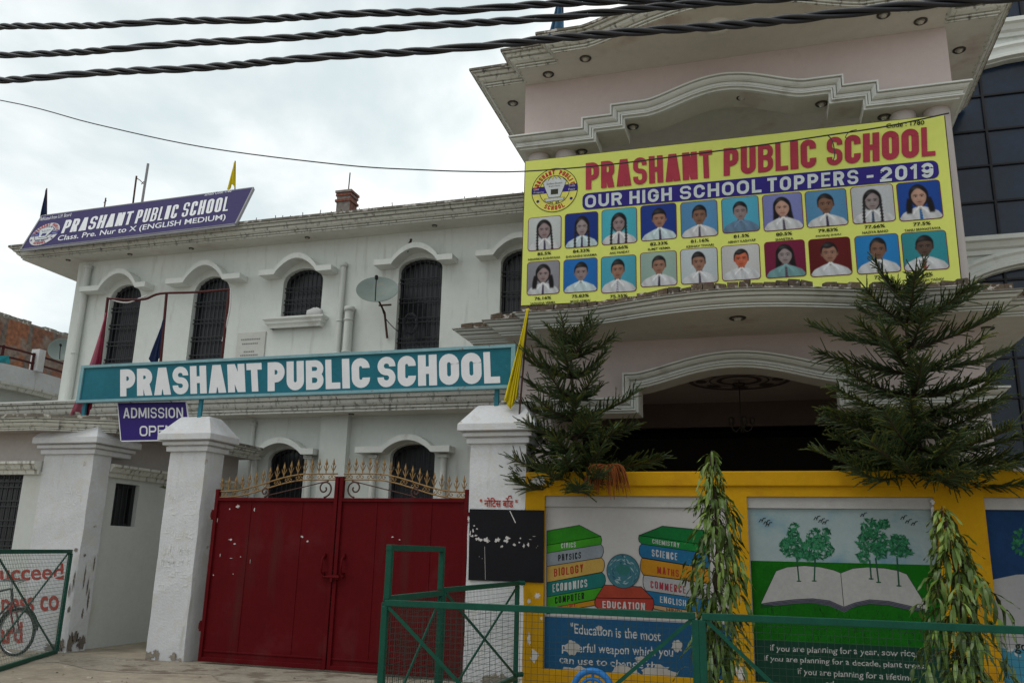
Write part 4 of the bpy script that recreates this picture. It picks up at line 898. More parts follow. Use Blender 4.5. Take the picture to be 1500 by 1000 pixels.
b = MB(); rr = random.Random(71)
for par, xa, xb, yf in ((pB, -8.66, -8.05, 10.7490), (pC, -3.80, -3.08, 10.7510)):
    b = MB()
    for i in range(9): x = rr.uniform(xa, xb); flat(b, [(min(xb, max(xa, u)), max(.005, v)) for u, v in blob(x, rr.uniform(.02, .10), rr.uniform(.04, .12), rr.uniform(.03, .10), 26, rr, .6)], yf-.0004*i)
    b.build('foot_stains', M('mud_splash', (.33, .29, .24), var=.3, vscale=6, bump=.4), par)
def scrawl(par, xa, xb, y, rows, seed):
    rr = random.Random(seed); b = MB()
    for z, n in rows:
        for i in range(n):
            x = rr.uniform(xa, xb); l = rr.uniform(.02, .12); zz = z+rr.uniform(-.05, .05)
            if rr.random() < .5: stroke(b, [(x, zz), (min(xb, x+l), zz+rr.uniform(-.01, .01))], rr.uniform(.004, .010), y)
            else: stroke(b, [(x, zz), (x+rr.uniform(-.01, .01), zz+l*.8)], rr.uniform(.004, .008), y)
    b.build('paste_marks', m_paste, par)
m_paste = M('old_paste', (.82, .82, .81), var=.1, bump=0)
scrawl(pB, -8.63, -8.1, 10.7505, ((2.3, 14), (2.1, 10), (1.75, 16), (1.5, 26), (1.35, 24), (1.2, 14), (1.0, 10)), 4)
scrawl(pA, -10.7, -10.35, 10.8905, ((2.35, 8), (2.2, 7)), 6)

# ------------------------------------------------------------------ red gate
def spiral(c, r0, turns, a0, sgn=1, n=26):
    return [(c[0]+r0*(1-.82*i/n)*cos(a0+sgn*turns*2*pi*i/n), c[1], c[2]+r0*(1-.82*i/n)*sin(a0+sgn*turns*2*pi*i/n)) for i in range(n+1)]
def gate_leaf(xo, xi, label):
    """xo: hinge side, xi: meeting side"""
    s = 1 if xi > xo else -1; x0, x1 = min(xo, xi), max(xo, xi); ZT = 2.30; Yg = 10.80
    g = thing('gate_leaf', label, 'gate', (xo, Yg, 0), 'leaves of the red school gate')
    b = MB(); b.box(x0+.02, Yg, .05, x1-.02, Yg+.012, ZT); b.build('sheet', m_maroon, g)
    f = MB(); f.box(x0, Yg-.03, .03, x0+.055, Yg+.04, ZT+(.12 if s > 0 else .30)); f.box(x1-.055, Yg-.03, .03, x1, Yg+.04, ZT+(.30 if s > 0 else .12))
    f.box(x0+.055, Yg-.028, ZT-.05, x1-.055, Yg+.038, ZT); f.box(x0+.055, Yg-.028, .03, x1-.055, Yg+.038, .09); f.box(x0+.055, Yg-.012, .16, x1-.055, Yg-.0005, .185)
    f.build('frame', m_maroon, g, bevel=.004)
    for q in (.30, .72):
        x = xo+s*abs(xi-xo)*(q if s > 0 else 1-q); b = MB(); b.box(x-.012, Yg-.007, .19, x+.012, Yg-.0005, ZT-.055); b.build('seam', m_maroon, g)
    W_ = abs(xi-xo)-.08
    def rail(u): return ZT+.09+.25*(.5-.5*cos(pi*min(1, max(0, (u-.05)/.72))))
    pt = lambda u, dz=0: (xo+s*(.04+W_*u), Yg+.005, rail(u)+dz)
    r_ = MB(); r_.tube([pt(i/30) for i in range(31)], .011, 6); r_.tube([pt(i/30, -.085) for i in range(31)], .010, 6)
    for i in range(11):
        u = (i+.5)/11
        for k in (-1, 1): r_.tube([Vector(p) for p in spiral((pt(u)[0]+k*.035, Yg+.005, rail(u)-.043), .036, 1.1, pi/2, k, 14)], .006, 5)
    r_.build('scroll_rail', m_gold, g)
    sc = MB()
    for u, rad in ((.90, .125), (.40, .075)): c = pt(u); sc.tube(spiral((c[0], Yg+.005, ZT+rad+.01), rad, 1.35, -pi/2, s, 34), .012, 6)
    sc.tube([pt(.93, -.10), (pt(.42)[0], Yg+.005, ZT+.03)], .008, 5); sc.build('lower_scrolls', m_scroll, g)
    for i in range(17):
        u = (i+.35)/17; x, y_, z = pt(u); k = MB(); H = .125
        k.tube([(x, y_, z), (x, y_, z+H)], .0085, 6)
        k.lathe([(.001, H-.02), (.022, H+.015), (.016, H+.035), (.001, H+.10)], (x, y_, z), 6)
        for sg in (-1, 1): k.tube([(x, y_, z+.035), (x+sg*.020, y_, z+.07), (x+sg*.034, y_, z+.105), (x+sg*.040, y_, z+.125)], [.007, .007, .006, .002], 5)
        k.build('spear', m_gold, g)
    hx = xi-s*.14; b = MB(); b.tube([(hx, Yg-.03, 1.50), (hx, Yg-.075, 1.47), (hx, Yg-.075, 1.30), (hx, Yg-.03, 1.27)], .013, 8)
    for z in (1.51, 1.26): b.box(hx-.02, Yg-.034, z-.03, hx+.02, Yg-.001, z+.03)
    b.build('handle', m_maroon, g)
    for z in (.5, 2.05): b = MB(); b.tube([(xo-s*.015, Yg-.01, z-.07), (xo-s*.015, Yg-.01, z+.07)], .028, 10); b.box(min(xo-s*.06, xo), Yg-.01, z-.04, max(xo-s*.06, xo), Yg+.01, z+.04); b.build('hinge', m_maroon, g)
    return g
gl = gate_leaf(-7.80, -5.795, 'left leaf of the maroon steel gate scarred with torn paper scraps')
gr = gate_leaf(-3.84, -5.775, 'right leaf of the maroon steel gate behind the green frame')
b = MB(); b.box(-5.86, 10.745, 1.20, -5.68, 10.768, 1.26); b.tube([(-5.90, 10.735, 1.23), (-5.66, 10.735, 1.23)], .012, 8); b.box(-5.80, 10.73, 1.17, -5.765, 10.745, 1.24); b.build('latch', m_maroon, gl)
b = MB(); rr = random.Random(14)
for px, py, rx, rz in ((348, 741, .04, .04), (336, 745, .015, .015), (372, 746, .016, .035), (337, 790, .04, .02), (343, 796, .03, .015), (322, 813, .008, .04), (338, 817, .03, .006), (352, 815, .012, .012), (366, 822, .005, .04), (312, 842, .014, .018), (341, 840, .01, .012), (442, 785, .03, .025), (450, 792, .022, .022), (318, 762, .01, .05)):
    p = at(px, py, Y=10.79); flat(b, blob(p.x, p.z, rx, rz, 22, rr, .8), 10.797)
b.build('torn_paper', m_scuff, gl)
b = MB()
for px, py, rx, rz in ((575, 786, .025, .012), (585, 790, .02, .01)): p = at(px, py, Y=10.79); flat(b, blob(p.x, p.z, rx, rz, 12, rr, .7), 10.797)
b.build('torn_paper', m_scuff, gr)

# ------------------------------------------------------------------ notice board
nbx = thing('notice_board', 'black notice board painted across the pillar and mustard wall, flaked white', 'notice board', (-3.4, 10.75, 1.4))
b = MB(); P = [at(688, 745, Y=10.74), at(797, 747, Y=10.74), at(796, 853, Y=10.74), at(686, 849, Y=10.74)]
b.prism([(p.x, p.z) for p in P][::-1], lambda a, z, h: (a, 10.752-h, z), 0, .012); b.build('board', m_board, nbx)
b = MB(); rr = random.Random(7)
for px, py, rx, rz in ((690, 778, .025, .06), (689, 758, .02, .07), (693, 783, .05, .03), (703, 787, .06, .05), (712, 792, .07, .05), (728, 791, .05, .05), (745, 790, .06, .05), (750, 795, .04, .03), (764, 791, .025, .02), (771, 799, .03, .05), (697, 772, .03, .02), (735, 800, .02, .03), (702, 818, .008, .008), (779, 787, .04, .008), (790, 800, .008, .008)):
    p = at(px, py, Y=10.735)
    for k in range(2): flat(b, blob(p.x+rr.uniform(-.04, .04), p.z+rr.uniform(-.03, .03), rx*.7, rz*.7, 20, rr, .8), 10.7385-.0002*k)
stroke(b, pxpoly([(747, 748), (755, 765)], 10.74), .012, 10.7385); stroke(b, pxpoly([(710, 800), (711, 848)], 10.74), .004, 10.7385)
b.build('flaked_paint', m_scuff, nbx)
t = MB(); write_px(t, '" नोिटस बोड "', (703, 728), (758, 729), (703, 742), 10.754, .02); q_ = at(747, 727.5, Y=10.754); stroke(t, [(q_.x-.03, q_.z-.03), (q_.x-.015, q_.z+.012), (q_.x+.015, q_.z+.015), (q_.x+.02, q_.z-.015)], .014, 10.7535); t.build('heading', rd, pC)

# ------------------------------------------------------------------ signs
sg = thing('name_sign', 'long teal school name board with white letters raised above the gate pillars', 'sign', (-6.9, 10.78, 3.5))
SX0, SX1, SZ0, SZ1 = -10.55, -3.25, 3.805, 4.375
b = MB(); b.box(SX0, 10.76, SZ0, SX1, 10.79, SZ1); b.build('board', m_teal, sg)
f = MB()
for z in (SZ0, SZ1): f.box(SX0-.03, 10.735, z-.022, SX1+.03, 10.81, z+.022)
for x in (SX0, SX1): f.box(x-.03, 10.737, SZ0+.0225, x+.03, 10.808, SZ1-.0225)
f.build('frame', m_tealframe, sg)
for i, (s, xa, xb) in enumerate((('PRASHANT', 176, 383), ('PUBLIC', 392, 541), ('SCHOOL', 553, 731))):
    t = MB(); fa = lambda px, a, c: a+(c-a)*(px-176)/(731-176)
    block_px(t, s, (xa, fa(xa, 541, 514.5)), (xb, fa(xb, 541, 514.5)), (xa, fa(xa, 580.5, 561)), 10.757, .27, 0, .075); t.build('lettering', m_letter, sg)
for x in (-10.48, -8.28, -3.5):
    b = MB(); b.box(x-.03, 10.815, 3.46, x+.03, 10.855, SZ1-.05); b.build('post', m_tealpost, sg)
b = MB(); b.box(-10.35, 10.862, 4.3, -10.31, 10.89, 4.34); b.build('clip', m_scroll, sg)

ad = thing('admission_sign', 'small navy board reading admission open hung below the long teal sign', 'sign', (-9.2, 10.9, 3.2))
P = [at(173, 590, Y=10.9), at(272, 588.5, Y=10.9), at(279, 643, Y=10.9), at(178, 645, Y=10.9)]
b = MB(); b.prism([(p.x, p.z) for p in P][::-1], lambda a, z, h: (a, 10.915-h, z), 0, .02); b.build('board', m_navy, ad)
b = MB(); pp = [(p.x, p.z) for p in P]
for a, c in zip(pp, pp[1:]+pp[:1]): b.bar((a[0], 10.905, a[1]), (c[0], 10.905, c[1]), .018, .035)
b.build('frame', m_letter, ad)
t = MB(); block_px(t, 'ADMISSION', (180.5, 597), (268, 596.5), (180.5, 612), 10.893, .16, 0, .15); t.build('lettering', m_letter, ad); t = MB(); block_px(t, 'OPEN', (204.5, 623.5), (254, 622.5), (204.5, 638.5), 10.893, .16, 0, .15); t.build('lettering', m_letter, ad)
b = MB()
for q in (.2, .8): p = P[0].lerp(P[1], q); b.tube([(p.x, 10.90, p.z), (p.x, 10.82, 3.80)], .005, 5)
b.build('hanging_wire', m_iron, ad)

def emblem(name, parent, O, ux, uy, R, ground, ring_c, red_c, band_c, off):
    """round school emblem: ring, shield, band and scroll, with the words round it. off = step towards the viewer"""
    O, ux, uy, off = Vector(O), Vector(ux), Vector(uy), Vector(off)
    mats = [paint(ground), paint(ring_c), paint(red_c), paint(band_c), paint((.62, .66, .68))]
    P = lambda u, v, k: O+ux*u*R+uy*v*R+off*k; b = MB()
    def fl(poly, k, m): b.add([P(u, v, k) for u, v in poly], [tuple(range(len(poly)))], m)
    def ring(r, w, k, m):
        n = 48; b.add([P(q*cos(2*pi*i/n), q*sin(2*pi*i/n), k) for q in (r-w, r) for i in range(n)], [(i, n+i, n+(i+1) % n, (i+1) % n) for i in range(n)], m)
    fl(ell(0, 0, 1, 1, 48), 1, 0); ring(1, .03, 2, 1)
    fl([(-.97, -.12), (-.2, -.12), (-.2, .20), (-.97, .20)], 2, 3); fl([(.2, -.12), (.97, -.12), (.97, .20), (.2, .20)], 2, 3)
    ring(.66, .025, 3, 1)
    sh = [(-.24, -.32), (.24, -.32), (.36, 0), (.50, .36), (.34, .52), (.28, .44), (.14, .60), (.08, .48), (0, .62), (-.08, .48), (-.14, .60), (-.28, .44), (-.34, .52), (-.50, .36), (-.36, 0)]
    fl([(u*1.06, v*1.05) for u, v in sh], 3.4, 1); fl(sh, 4, 4)
    fl([(-.46, -.36), (.46, -.36), (.40, -.43), (.46, -.50), (-.46, -.50), (-.40, -.43)], 3.6, 1); fl([(-.43, -.375), (.43, -.375), (.37, -.43), (.43, -.485), (-.43, -.485), (-.37, -.43)], 4.2, 4)
    fl([(-.16, -.2), (.16, -.2), (.16, .04), (-.16, .04)], 4.5, 1)
    for s_ in (-1, 1): fl(ell(.72*s_, -.45, .065, .065, 12), 3, 3)
    def arc_text(s, r, a0, a1, h, m, flip=False):
        n = len(s)
        for i, ch in enumerate(s):
            if ch == ' ': continue
            a = a0+(a1-a0)*(i+.5)/n; w = min(abs(a1-a0)/n*r*.80, .2)
            
            e = (sin(a), -cos(a)) if not flip else (-sin(a), cos(a)); up = (cos(a), sin(a)) if not flip else (-cos(a), -sin(a)); rr_ = r if not flip else r+h
            o = P(rr_*cos(a)-e[0]*w/2, rr_*sin(a)-e[1]*w/2, 4); block(b, ch, o, ux*R*e[0]*w+uy*R*e[1]*w, ux*R*up[0]*h+uy*R*up[1]*h, .24, m, 0, off*.1)
    arc_text('PRASHANT PUBLIC', .71, pi*.98, pi*.02+.12, .20, 2); arc_text('SCHOOL', .70, pi*1.32, pi*1.68, .20, 2, True); arc_text('LUCKNOW', .53, pi*1.33, pi*1.67, .09, 1, True)
    for s_, u, v, w in (('Love', -.90, .08, .22), ('Prosperity', -.90, -.08, .44), ('Truth', .60, .09, .28), ('Peace', .60, -.07, .28), ):
        write(b, s_, P(u, v-.02, 4.6), ux*R*w, uy*R*.10, .0, 4)
    for s_, v, w in (('Excellence Education', .26, .66), ('Bright Future', .13, .48)): write(b, s_, P(-w/2, v, 4.8), ux*R*w, uy*R*.085, 0, 1)
    return b.build(name, mats, parent)
rs_ = thing('roof_sign', 'purple school sign leaning back on the roof edge of the white building', 'sign', (-14, 14.9, 8.6))
_bl = at(30, 366, Y=14.66); _br = at(345, 328, Y=14.66); O, UX, UY = _bl, _br-_bl, Vector((-.14, .55, 1.10)); TRC = Vector((-10.90, 15.1, 9.58))
NRM = UX.cross(UY).normalized()
def sign_pt(px, py):
    v = CR*(px-750)+CD*(py-500)+_fw*F_PX; t = (O-EYE).dot(NRM)/v.dot(NRM); return EYE+v*t
b = MB(); q = [O, O+UX, O+UX+UY+Vector((.10, 0, 0)), O+UY]; b.add([p-NRM*(-.0) for p in q]+[p-NRM*.05 for p in q], [(0, 1, 2, 3), (7, 6, 5, 4), (0, 4, 5, 1), (1, 5, 6, 2), (2, 6, 7, 3), (3, 7, 4, 0)]); b.build('board', m_purple, rs_)
b = MB()
for i in range(4): b.bar(q[i]-NRM*.02, q[(i+1) % 4]-NRM*.02, .03, .07)
b.build('frame', m_flexback, rs_)
def wsign(s, bl, br, tl, bold, mat):
    t = MB(); a, c, d = sign_pt(*bl)+NRM*.006, sign_pt(*br)+NRM*.006, sign_pt(*tl)+NRM*.006; write(t, s, a, c-a, d-a, bold, 0); t.build('lettering', mat, rs_)
def bsign(s, bl, br, tl):
    t = MB(); a, c, d = sign_pt(*bl)+NRM*.006, sign_pt(*br)+NRM*.006, sign_pt(*tl)+NRM*.006; block(t, s, a, c-a, d-a, .22, 0, .1, NRM*.0003); t.build('lettering', m_letter, rs_)
bsign('PRASHANT', (89.5, 342.2), (191, 329), (97, 322.8)); bsign('PUBLIC', (197, 328), (258, 319.6), (203, 308)); bsign('SCHOOL', (265.5, 318.5), (333.5, 309), (271, 297.5))
wsign('Class. Pre. Nur to X (ENGLISH MEDIUM)', (83, 355.5), (330, 324), (86.5, 345.5), .01, m_letter)
wsign('Affiliated from U.P. Board', (58.6, 324), (104, 317), (59.8, 319), .0, m_letter); wsign('School Code: 1780', (299.7, 287.5), (339, 281.6), (300.5, 283), .0, m_letter)
uxn = UX.normalized(); uyn = UY.normalized()
emblem('emblem', rs_, sign_pt(65.6, 343), uxn, uyn, .42, (.62, .62, .64), (.05, .05, .15), (.45, .05, .06), (.06, .06, .28), NRM*.004)
b = MB()
for u in (.06, .35, .65, .94): p = O+UX*u+UY*.5-NRM*.05; b.bar(p, (p.x, p.y+.55, 8.55), .04)
b.build('prop', m_scroll, rs_)

# ------------------------------------------------------------------ results banner
YBN = 12.20
bn = thing('results_banner', 'large yellow school banner with rows of pupil portraits across the portico balcony', 'banner', (-.4, YBN, 5.4))
P = [at(769.5, 236, Y=YBN), at(1383, 168, Y=YBN), at(1408, 413, Y=YBN), at(763, 447, Y=YBN)]
b = MB(); nx, nz = 24, 10; vs = []
for j in range(nz+1):
    for i in range(nx+1):
        u, v = i/nx, j/nz; p = P[0].lerp(P[1], u).lerp(P[3].lerp(P[2], u), v); vs.append((p.x, YBN+.012, p.z))
b.add(vs, [((j+1)*(nx+1)+i, (j+1)*(nx+1)+i+1, j*(nx+1)+i+1, j*(nx+1)+i) for j in range(nz) for i in range(nx)])
b.build('sheet', m_yellow, bn)
b = MB(); y1 = YBN+.03
for a, c in ((0, 1), (1, 2), (2, 3), (3, 0)): b.bar((P[a].x, y1+.02, P[a].z), (P[c].x, y1+.02, P[c].z), .035)
for u in (.25, .5, .75): p, q = P[0].lerp(P[1], u), P[3].lerp(P[2], u); b.bar((p.x, y1+.02, p.z), (q.x, y1+.02, q.z), .035)
b.build('backing_frame', m_scroll, bn)
c_red = paint((.43, .05, .08)); c_blu = paint((.035, .025, .21)); c_wht = paint((.62, .68, .70)); c_blk = paint((.02, .02, .015))
ft = lambda px: 239+(185-239)*(px-858)/(1369-858); fb = lambda px: 278+(227.5-278)*(px-858)/(1369-858)
for s, xa, xb in (('PRASHANT', 858, 1043), ('PUBLIC', 1060, 1195), ('SCHOOL', 1211, 1369)):
    t = MB(); block_px(t, s, (xa, ft(xa)), (xb, ft(xb)), (xa, fb(xa)), YBN+.002, .25, 0, .07); t.build('title', c_red, bn)
A, B_, C_ = at(853, 283.6, Y=YBN), at(1373.5, 234, Y=YBN), at(853, 307.5, Y=YBN)
b = MB(); hgt = A.z-C_.z; rp = rrect(0, 0, (B_-A).length, hgt, .09)
sl = (B_.z-A.z)/(B_.x-A.x); flat(b, [(C_.x+u, C_.z+v+sl*u) for u, v in rp], YBN+.006); band = b.build('title_band', c_blu, bn)
t = MB(); fa2 = lambda px, a, c: a+(c-a)*(px-857)/(1367-857)
for s, xa, xb in (('OUR', 857, 911), ('HIGH', 922, 984), ('SCHOOL', 996, 1115), ('TOPPERS', 1124, 1257), ('-', 1268, 1281), ('2019', 1289, 1367)): block_px(t, s, (xa, fa2(xa, 286.5, 238)), (xb, fa2(xb, 286.5, 238)), (xa, fa2(xa, 304.8, 260)), YBN+.002, .21, 0, .19)
pass; t.build('lettering', c_wht, band)
t = MB(); write_px(t, 'Code : 1780', (1298, 181.5), (1354, 176), (1298, 188), YBN+.002, .015); t.build('code_lettering', c_blk, bn)
ec = at(812.3, 278.5, Y=YBN+.009)
emblem('emblem', bn, ec, (1, 0, 0), (0, 0, 1), .385, (.78, .74, .16), (.05, .05, .03), (.48, .035, .04), (.04, .025, .22), (0, -.0012, 0))

import numpy as np
SK = {'d': (.16, .085, .058), 'm': (.25, .135, .095), 'l': (.36, .215, .165), 'g': (.23, .19, .19), 'r': (.42, .105, .055), 'k': (.075, .048, .038), 'b': (.22, .165, .165)}
m_print = bpy.data.materials.new('printed_portrait'); m_print.use_nodes = True
_n = m_print.node_tree.nodes; _a = _n.new('ShaderNodeAttribute'); _a.attribute_name = 'print'; _n['Principled BSDF'].inputs['Roughness'].default_value = .6; _n['Principled BSDF'].inputs['Specular IOR Level'].default_value = .1
m_print.node_tree.links.new(_a.outputs['Color'], _n['Principled BSDF'].inputs['Base Color'])
c_rim = paint((.20, .03, .04))
def portrait(cx, cz, w, h, bgc, sk, hair, cloth, tie, seed):
    """one printed passport picture: a flat sheet of fine cells coloured like the print on the banner"""
    NX, NY = 56, 62; rg = np.random.RandomState(seed); U, V = np.meshgrid((np.arange(NX+1)/NX-.5), np.arange(NY+1)/NY)
    r = lambda a, b: a+(b-a)*rg.rand(); A = lambda v: np.array(v, float)
    ss = lambda d, s=.012: 1/(1+np.exp(np.clip(d/s*3, -40, 40)))          # 1 inside (d<0)
    el = lambda x, y, a, b: np.sqrt(((U-x)/a)**2+((V-y)/b)**2)-1
    ga = lambda x, y, a, b: np.exp(-((U-x)/a)**2-((V-y)/b)**2)
    img = np.ones((NY+1, NX+1, 3))*A(bgc)*(1.08-.25*np.abs(U+r(-.2, .2))-.1*(1-V))[..., None]
    def over(m, c): nonlocal img; img = img*(1-m[..., None])+(c if getattr(c, 'ndim', 1) == 3 else A(c))*m[..., None]
    s = A(SK[sk])*r(.92, 1.08); hc = A((.012, .010, .011)); hx, hy = r(-.025, .025), r(.575, .61); fw, fh = r(.165, .185), r(.235, .26); tl = r(-.06, .06)
    X = U-hx-tl*(V-hy); Y_ = V-hy
    hairc = hc*(1+.9*np.maximum(0, np.sin(U*r(60, 90)+3*V+r(0, 6)))*ga(hx-.05, hy+.24, .12, .06))[..., None] if True else hc
    hairc = np.ones_like(img)*hc+.035*ga(hx-.06, hy+.23, .09, .05)[..., None]
    if hair in ('braid', 'pig', 'long'): over(ss(np.sqrt((X/(fw+.055))**2+((Y_-.03)/(fh+.05))**2)-1, .08), hairc)
    if hair == 'long': over(ss(np.abs(np.abs(X)-.16-.10*(hy-V))-.075, .02)*ss(Y_-.05)*ss(-(V-.05)), hairc)
    sh = r(.255, .30); top = sh+.06-.55*np.maximum(0, np.abs(X)-.06)**1.25-1.6*np.maximum(0, np.abs(U)-.40)**1.3
    cl = A(cloth); fold = 1-.18*np.abs(np.sin(U*r(9, 13)+V*5))**4-.30*np.maximum(0, np.abs(U)-.28)-.10*(1-V*3)
    over(ss(V-top, .014), np.clip(cl*fold[..., None], 0, .8))
    over(ss(np.abs(X)-.085-.10*np.maximum(0, .36-V), .012)*ss(-(V-.27-1.1*np.abs(X)), .012)*ss(V-hy), s*.62)
    over(ss(np.abs(X)-.09, .02)*ga(hx, hy-fh*1.02, .11, .05), s*.30)
    for sg in (-1, 1):
        cd = np.abs(V-(.345-1.05*np.abs(X-sg*.015)))-.035; over(ss(cd, .010)*ss(-sg*X, .01)*ss(np.abs(X)-.19), np.clip(cl*1.15, 0, .8)); over(ga(hx+sg*.10, .19, .02, .06)*.35, cl*.55)
    if tie: over(ss(np.abs(X)-(.026+.05*np.maximum(0, .25-V)), .008)*ss(V-.265, .01), A(tie)*(1+1.6*(np.sin((U*.7+V)*95) > .55))[..., None])
    else: over(ss(np.abs(X)-.006, .005)*ss(V-.24, .01)*.5, cl*.5)
    if hair in ('short', 'wave'):
        for sg in (-1, 1): over(ss(np.sqrt(((X-sg*(fw+.004))/.030)**2+((Y_+.01)/.058)**2)-1, .1), s*.72)
    jaw = fw*(1-.30*np.clip(-Y_/fh-.15, 0, 1)**1.5); face = np.sqrt((X/jaw)**2+(Y_/fh)**2)-1
    if hair in ('short', 'wave'): over(ss(np.sqrt((X/(fw+.026))**2+((Y_-.065)/(fh+r(-.01, .02)))**2)-1, .07)*ss(-(Y_+.02), .03), hairc)
    x, y = X/fw, Y_/fh; G = lambda a, b, c, d: np.exp(-((x-a)/c)**2-((y-b)/d)**2); lt = r(-.5, .5)
    sd = 1.06-.34*np.clip(np.abs(x-lt*.3)-.35, 0, 1)**1.4+.16*G(lt*.3, .52, .5, .25)+.14*(G(-.45, -.18, .25, .2)+G(.45, -.18, .25, .2))-.20*np.clip(-y-.45, 0, 1)
    sd = sd-.34*(G(-.42, .10, .28, .14)+G(.42, .10, .28, .14))+.24*G(0, -.02, .07, .28)-.26*(G(-.16, -.26, .10, .06)+G(.16, -.26, .10, .06))-.22*G(0, -.36, .22, .05)-.25*G(0, -.72, .28, .06)-.12*(G(-.36, -.42, .08, .22)+G(.36, -.42, .08, .22))
    over(ss(face, .05), np.clip(s*np.clip(sd, .2, 1.5)[..., None], 0, .7)); fm = ss(face, .05)
    bw, by = r(.8, 1.2), r(.21, .27)
    for sg in (-1, 1):
        bx = np.abs(x-sg*.42)/.30; over(np.clip(ss(np.abs(y-by+.07*bx**2)-.035*bw, .03)*ss(bx-1, .2), 0, 1)*.9, hc*1.5)
        ex = x-sg*.42; over(ss(np.sqrt((ex/.22)**2+((y-.06)/.075)**2)-1, .25), s*.25); over(ss(np.sqrt((ex/.17)**2+((y-.05)/.045)**2)-1, .3)*.75, np.minimum(.55, s*1.5+.12)); over(ss(np.sqrt((ex/.085)**2+((y-.055)/.065)**2)-1, .3), (.008, .006, .006))
    over(ss(np.sqrt((x/.34)**2+((y+.54)/.085)**2)-1, .25)*.85, s*A((.72, .48, .46))); over(ss(np.abs(y+.535-.02*np.cos(x*8))-.012, .02)*ss(np.abs(x)-.33, .05), s*.28)
    if sk == 'm' and hair == 'short' and seed % 3 == 0: over(ss(np.abs(y+.42)-.03, .03)*ss(np.abs(x)-.28, .08)*.7, hc*2)
    hl = r(.62, .74) if hair in ('short', 'wave') else r(.78, .9); part = r(-.4, .4)
    edge = hl-.16*np.abs(x)**2.2*(1 if hair != 'wave' else .3)+(.12*np.sin(x*3+r(0, 6)) if hair == 'wave' else 0)-(.0 if hair in ('short', 'wave') else .45*np.abs(x-part*.3)**1.6)
    cap = np.sqrt((X/(fw+(.028 if hair in ('short', 'wave') else .05)))**2+((Y_-.06)/(fh+.005))**2)-1
    over(ss(cap, .06)*ss(-(y-edge), .06), hairc)
    if hair == 'braid':
        for sg in (-1, 1):
            d = np.abs(X-sg*(fw+.025+.05*np.clip(hy-V, 0, .4)))-.034*(1+.25*np.sin(V*70)); over(ss(d, .012)*ss(Y_-.02, .02), hc*(1+1.5*(np.sin(V*70) > .5))[..., None])
    if hair == 'pig':
        for sg in (-1, 1): over(ss(np.abs(X-sg*(fw+.05+.10*np.clip(hy-V, 0, .4)))-.05-.03*np.sin((hy-V)*6), .02)*ss(Y_+.02, .03)*ss(-(V-.16), .03), hairc)
    img = np.clip(img*(1+.04*rg.randn(NY+1, NX+1, 1)), 0, .8)
    b = MB(); flat(b, rrect(cx-w/2-.010, cz-h/2-.010, cx+w/2+.010, cz+h/2+.010, .05), YBN+.0062, 1)
    k0 = len(b.v); cr = .045; vs = []
    for j in range(NY+1):
        for i in range(NX+1):
            px_, pz_ = U[j, i]*w, (V[j, i]-.5)*h; qx, qz = max(0, abs(px_)-(w/2-cr)), max(0, abs(pz_)-(h/2-cr)); q = sqrt(qx*qx+qz*qz)
            if q > cr: px_ = math.copysign(w/2-cr+qx*cr/q, px_); pz_ = math.copysign(h/2-cr+qz*cr/q, pz_)
            vs.append((cx+px_, YBN+.004, cz+pz_))
    b.add(vs, [(j*(NX+1)+i, j*(NX+1)+i+1, (j+1)*(NX+1)+i+1, (j+1)*(NX+1)+i) for j in range(NY) for i in range(NX)], 0)
    o = b.build('portrait', [m_print, c_rim], bn)
    at_ = o.data.color_attributes.new('print', 'FLOAT_COLOR', 'POINT'); colr = np.ones((len(b.v), 4), np.float32); colr[k0:, :3] = img.reshape(-1, 3); at_.data.foreach_set('color', colr.ravel())
WC, WB = (.55, .56, .58), (.50, .60, .64)
tie1, tie2, tie3 = (.03, .025, .05), (.05, .04, .06), (.03, .05, .09)
row1 = [((797.5, 341.5, 773, 822, 317, 366), (.47, .50, .50), 'b', 'braid', WC, tie1), ((851.5, 336.5, 827, 876, 311, 362), (.012, .035, .19), 'g', 'braid', WB, tie1), ((907, 331, 881, 933, 305, 357), (.06, .36, .45), 'b', 'braid', WC, tie2),
        ((964.5, 325, 938, 991, 299, 351.5), (.015, .04, .22), 'm', 'short', WB, tie1), ((1024, 320.5, 997, 1051.5, 294, 347), (.08, .22, .40), 'd', 'short', WC, tie2), ((1084.5, 314, 1057, 1112, 288, 340), (.07, .33, .47), 'b', 'wave', (.12, .20, .30), None),
        ((1146.5, 310, 1117, 1176, 283, 337), (.17, .19, .42), 'l', 'long', WC, tie2), ((1210.5, 304.5, 1180, 1241.5, 277.5, 331.5), (.08, .22, .38), 'd', 'wave', WC, tie1), ((1278.5, 298.5, 1247, 1310.5, 271, 326), (.42, .44, .46), 'g', 'braid', WC, tie3), ((1347, 293.5, 1314.5, 1379.5, 265, 322), (.015, .06, .28), 'l', 'pig', WC, (.02, .08, .2))]
